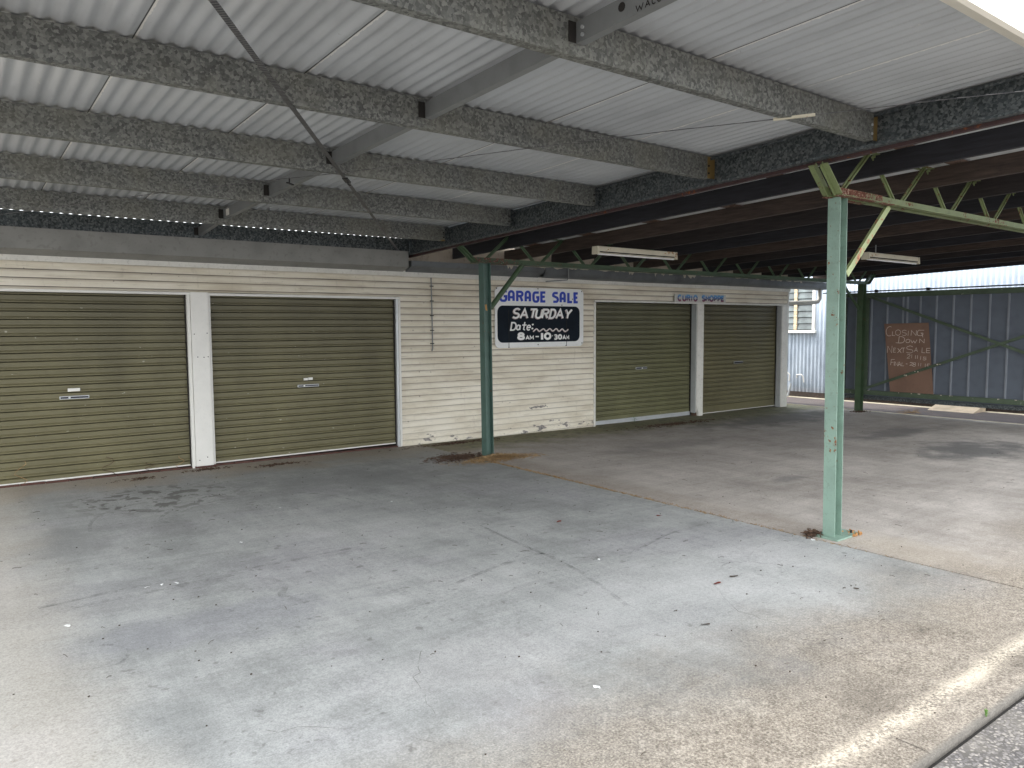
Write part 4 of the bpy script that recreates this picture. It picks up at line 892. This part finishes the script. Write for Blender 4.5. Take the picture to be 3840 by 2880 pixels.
# ================================================================== LITTER AND PLANTS
def blades(cx, cy, rx, ry, n, mat, name, h=(.004,.03), L=(.03,.09), label=None, cat=None, w=.0022, kind=None, rnd=1):
    rr = random.Random(rnd); mb = MB()
    for _ in range(n):
        a = rr.uniform(0, 2*PI); r = min(1.5, abs(rr.gauss(0, .55))); x = cx+rx*r*math.cos(a); y = cy+ry*r*math.sin(a); t = rr.uniform(0, 2*PI); l = rr.uniform(*L); z0 = gz(x)+.002+rr.uniform(0, h[0])*max(0,1-r); z1 = gz(x)+rr.uniform(.003, h[1])*max(.15,1.3-r)
        m = (x+math.cos(t)*l*.5+rr.uniform(-.008,.008), y+math.sin(t)*l*.5+rr.uniform(-.008,.008), (z0+z1)/2+rr.uniform(0,.012)); mb.tube([(x,y,z0), m, (x+math.cos(t)*l, y+math.sin(t)*l, z1)], w*rr.uniform(.5,1.2), 3, caps=False)
    o = obj(name, mb, mat, loc=(cx,cy,gz(cx))); tag(o, label, cat, kind=kind); return o
blades(5.62, 7.72, .52, .17, 1300, M['grass'], 'dry_grass', (.03,.06), (.04,.12), 'pile of dry straw around the foot of the shaded green post', 'dry grass', kind='stuff', rnd=2)
blades(5.25, 8.08, .42, .26, 1000, M['leaf_litter'], 'leaf_litter', (.03,.035), (.02,.07), 'dark brown leaf litter heaped left of the shaded green post', 'leaf litter', w=.004, kind='stuff', rnd=3)
jg = MB(); rr = random.Random(9)
for _ in range(900):
    y = 7.6-abs(rr.gauss(0, 1))*2.0
    if y < 1.6: continue
    x = 5.435+rr.gauss(0, .012); t = rr.uniform(0, 2*PI); l = rr.uniform(.01,.05); jg.tube([(x,y,gz(x)-.004),(x+math.cos(t)*l*.5,y+math.sin(t)*l,gz(x)+rr.uniform(.002,.012))], .0022, 3, caps=False)
tag(obj('dry_grass', jg, M['grass'], loc=(5.43,5,0)), 'dry grass scraps filling the long joint between the slabs', 'dry grass', kind='stuff')
blades(10.2, 8.75, 1.3, .20, 450, M['leaf_litter'], 'leaf_litter', (.01,.012), (.02,.06), 'thin band of dark litter in front of the third roller door', 'leaf litter', w=.004, kind='stuff', rnd=4)
blades(5.9, 9.18, .9, .12, 260, M['leaf_litter'], 'leaf_litter', (.01,.012), (.02,.06), 'dark litter along the foot of the weatherboard wall', 'leaf litter', w=.004, kind='stuff', rnd=6)
blades(3.2, 9.0, .35, .08, 120, M['leaf_litter'], 'leaf_litter', (.01,.012), (.02,.05), 'small clump of litter before the second roller door', 'leaf litter', w=.004, kind='stuff', rnd=7)
blades(2.45, 9.18, .22, .06, 120, M['leaf_litter'], 'leaf_litter', (.02,.02), (.02,.05), 'dark debris at the foot of the clean white pillar', 'leaf litter', w=.004, kind='stuff', rnd=17)
blades(1.72, 9.05, .30, .07, 90, M['leaf_litter'], 'leaf_litter', (.005,.012), (.02,.05), 'scattered debris on the tan strip before the first roller door', 'leaf litter', w=.003, kind='stuff', rnd=18)
blades(5.52, 3.30, .09, .06, 140, M['leaf_litter'], 'leaf_litter', (.03,.04), (.02,.06), 'brown leaves caught behind the foot of the light green post', 'leaf litter', w=.005, kind='stuff', rnd=8)
blades(14.75, 7.85, .35, .15, 120, M['leaf_litter'], 'leaf_litter', (.01,.02), (.02,.06), 'dark litter around the foot of the far post by the gate', 'leaf litter', w=.004, kind='stuff', rnd=12)
blades(15.35, 7.1, .35, .10, 60, M['grass'], 'dry_grass', (.01,.08), (.08,.22), 'tuft of straw on the asphalt in front of the gate', 'dry grass', kind='stuff', rnd=14)
sc3 = MB(); rr = random.Random(23)      # fine grit, twigs and crumbs scattered over the slabs
for _ in range(420):
    x = rr.uniform(-.5, 5.4) if rr.random() < .75 else rr.uniform(5.5, 13); y = rr.uniform(1.4, 9.2); s = rr.uniform(.003, .009)
    if rr.random() < .3: t = rr.uniform(0, PI); l = rr.uniform(.02, .07); sc3.tube([(x,y,gz(x)+.002),(x+math.cos(t)*l*.5,y+math.sin(t)*l*.5+.004,gz(x)+.005),(x+math.cos(t)*l,y+math.sin(t)*l,gz(x)+.002)], .0013, 4, caps=False)
    else: sc3.bar((x,y,gz(x)+.0015),(x+s,y+rr.uniform(-s,s),gz(x)+.003), s*.8, s*.5)
tag(obj('scattered_debris', sc3, M['leaf_dark'], loc=(3,5,0)), 'tiny dark crumbs and twigs scattered over the concrete', 'debris', kind='stuff')
def flake(name, x, y, s, mat, label, cat, group, rot=0, asp=.45):
    mb = MB(); n = 9; z = gz(x)+.004; mb.v.append((x, y, z+.004))
    for i in range(n):
        a = 2*PI*i/n; r = s*random.uniform(.75, 1.1); px = math.cos(a)*r; py = math.sin(a)*r*asp; mb.v.append((x+px*math.cos(rot)-py*math.sin(rot), y+px*math.sin(rot)+py*math.cos(rot), z+random.uniform(-.002, .006)))
    for i in range(n): mb.f.append((0, 1+i, 1+(i+1) % n))
    return tag(obj(name, mb, mat, loc=(x, y, gz(x))), label, cat, group)
WF = [(1.788,5.847,.022,'white fleck on the grey slab right of the oil stains'),(1.153,5.15,.025,'rightmost of three white flecks on the tyre streak'),(1.071,5.173,.018,'middle of three white flecks on the tyre streak'),(.984,5.169,.018,'leftmost of three white flecks on the tyre streak'),(.488,4.758,.022,'lone white fleck near the left edge of the slab'),
      (3.385,6.396,.016,'small white fleck in front of the second roller door'),(2.441,6.776,.014,'tiny white fleck beside the curved tyre marks'),(3.695,3.863,.022,'white fleck right of the star shaped crack'),(2.336,2.452,.02,'white fleck nearest the camera on the slab'),(5.387,3.221,.03,'white scrape at the slab edge left of the near post')]
for x, y, s, l in WF: flake('white_fleck', x, y, s, M['bead'], l, 'fleck', 'white flecks on the concrete', random.uniform(0, 3))
LF = [(3.954,3.026,.042,'leaf_red','dark red leaf, left one of the pair in the middle of the slab',.1),(4.16,3.048,.040,'leaf_dark','narrow dark leaf, right one of the pair in the middle of the slab',2.9),(3.336,2.629,.028,'leaf_dark','brown leaf lying below the pair of leaves',2.6),(4.529,2.484,.016,'leaf_dark','small dark leaf, left one of two near the right slab edge',0),(4.581,2.431,.022,'leaf_dark','small dark leaf, right one of two near the right slab edge',2.5),
      (5.018,4.473,.035,'leaf_red','reddish leaf close to the slab joint',2.4),(4.173,4.852,.035,'leaf_red','curled red brown leaf behind the star shaped crack',.3),(3.364,2.868,.014,'leaf_dark','dark crumb left of the brown leaf',0),(3.66,2.107,.014,'leaf_dark','dark crumb on the crack near the front of the slab',0)]
for x, y, s, m, l, r in LF: flake('fallen_leaf', x, y, s, M[m], l, 'leaf', 'fallen leaves on the concrete', r, .38)
def weed(x, y, h, n, mat, label, seed):
    rr = random.Random(seed); W = empty('weed', (x, y, gz(x)), label, 'weed'); st = MB(); lf = MB()
    for k in range(n):
        a = rr.uniform(0, 2*PI); t = (x+math.cos(a)*h*.4*rr.random(), y+math.sin(a)*h*.3*rr.random(), gz(x)+h*rr.uniform(.4, 1)); st.tube([(x,y,gz(x)-.01), t], .0015, 4)
        for _ in range(3):
            b = rr.uniform(0, 2*PI); l = h*.30; c = Vector(t)+Vector((0,0,-rr.uniform(0,h*.3))); e = c+Vector((math.cos(b)*l, math.sin(b)*l, l*.3)); s = Vector((-math.sin(b), math.cos(b), 0))*l*.28; m = (c+e)/2; lf.quad(c, m+s, e, m-s)
    obj('stem', st, mat, W); obj('leaf', lf, mat, W)
weed(9.88, 9.42, .13, 5, M['green_dark'], 'small green weed sprouting under the third roller door', 2)
weed(3.485, 1.262, .035, 7, M['green'], 'bright green sprig in the gap between slab and road', 4)
for k, (x, h, sd) in enumerate(((.62,.24,1),(1.45,.20,2),(1.87,.09,3),(2.22,.13,4))):
    rr = random.Random(sd); p = [(x+rr.uniform(-.02,.02)+.05*math.sin(i*1.1+sd), 9.415, .06+h*i/7) for i in range(8)]
    lab = ('thick pale vine strand on the first roller door, nearest the left edge','crooked dry vine strand in the middle foot of the first roller door','small dry tangle stuck low on the first roller door','short curled vine strand beside the clean white pillar')[k]
    o = obj('dry_vine', MB().tube([(a,b,c) for a,b,c in p], .0035, 5), M['grass'] if k in (0,3) else M['leaf_litter'], loc=(x,9.41,.05)); tag(o, lab, 'vine', 'dry vine strands on the first roller door')

# ================================================================== CAMERA, SKY, SUN
cam = bpy.data.cameras.new('camera'); co = bpy.data.objects.new('camera', cam); COL.objects.link(co); sc.camera = co
cam.sensor_width = 36; cam.lens = 36*1633.70/2212; cam.clip_end = 1000; cam.clip_start = .05
yaw, pitch, roll = 0.6478694, 0.0759849, -0.0054385
fw = Vector((math.sin(yaw)*math.cos(pitch), math.cos(yaw)*math.cos(pitch), -math.sin(pitch))); r = Vector((math.cos(yaw), -math.sin(yaw), 0)); u = r.cross(fw)
r2 = r*math.cos(roll)+u*math.sin(roll); u2 = -r*math.sin(roll)+u*math.cos(roll)
mw = Matrix((r2, u2, -fw)).transposed().to_4x4(); mw.translation = Vector((0, 0, 1.69)); co.matrix_world = mw

SUN_EL, SUN_AZ = math.radians(52), math.radians(-28)     # azimuth from +Y toward +X
sd = Vector((math.sin(SUN_AZ)*math.cos(SUN_EL), math.cos(SUN_AZ)*math.cos(SUN_EL), math.sin(SUN_EL)))
CL = 37.0
w = bpy.data.worlds.new('World'); sc.world = w; w.use_nodes = True; nt = w.node_tree; nt.nodes.clear()
sky = nt.nodes.new('ShaderNodeTexSky'); sky.sky_type = 'NISHITA'; sky.sun_disc = False; sky.sun_elevation = SUN_EL; sky.sun_rotation = SUN_AZ
sky.dust_density = 3.0; sky.air_density = 1.0; sky.ozone_density = 1.0
bg = nt.nodes.new('ShaderNodeBackground'); bg.inputs[1].default_value = .15; wo = nt.nodes.new('ShaderNodeOutputWorld')
hs = nt.nodes.new('ShaderNodeHueSaturation'); hs.inputs['Saturation'].default_value = .45; hs.inputs['Value'].default_value = 1.25
nt.links.new(sky.outputs[0], hs.inputs['Color'])
tc = nt.nodes.new('ShaderNodeTexCoord'); nz = nt.nodes.new('ShaderNodeTexNoise'); nz.inputs['Scale'].default_value = 2.2; nz.inputs['Detail'].default_value = 6; nt.links.new(tc.outputs['Generated'], nz.inputs['Vector'])
cr_ = nt.nodes.new('ShaderNodeValToRGB'); cr_.color_ramp.elements[0].position = .25; cr_.color_ramp.elements[1].position = .6; nt.links.new(nz.outputs['Fac'], cr_.inputs[0])
mx = nt.nodes.new('ShaderNodeMix'); mx.data_type = 'RGBA'; nt.links.new(cr_.outputs[0], mx.inputs[0]); nt.links.new(hs.outputs[0], mx.inputs[6]); mx.inputs[7].default_value = (CL*.98, CL, CL*1.02, 1)   # bright cloud layer added to lift the light under the roof
nt.links.new(mx.outputs[2], bg.inputs[0]); nt.links.new(bg.outputs[0], wo.inputs[0])
sl_ = bpy.data.lights.new('sun', 'SUN'); sl_.energy = 4.2; sl_.angle = math.radians(2.0); sl_.color = (1, .95, .87)
so = bpy.data.objects.new('sun', sl_); COL.objects.link(so); so.rotation_euler = sd.to_track_quat('Z', 'Y').to_euler()
sc.view_settings.view_transform = 'Standard'; sc.view_settings.look = 'None'; sc.view_settings.exposure = 0; sc.view_settings.gamma = 1
sc.cycles.max_bounces = 8; sc.cycles.diffuse_bounces = 6; sc.cycles.glossy_bounces = 3; sc.cycles.transparent_max_bounces = 8
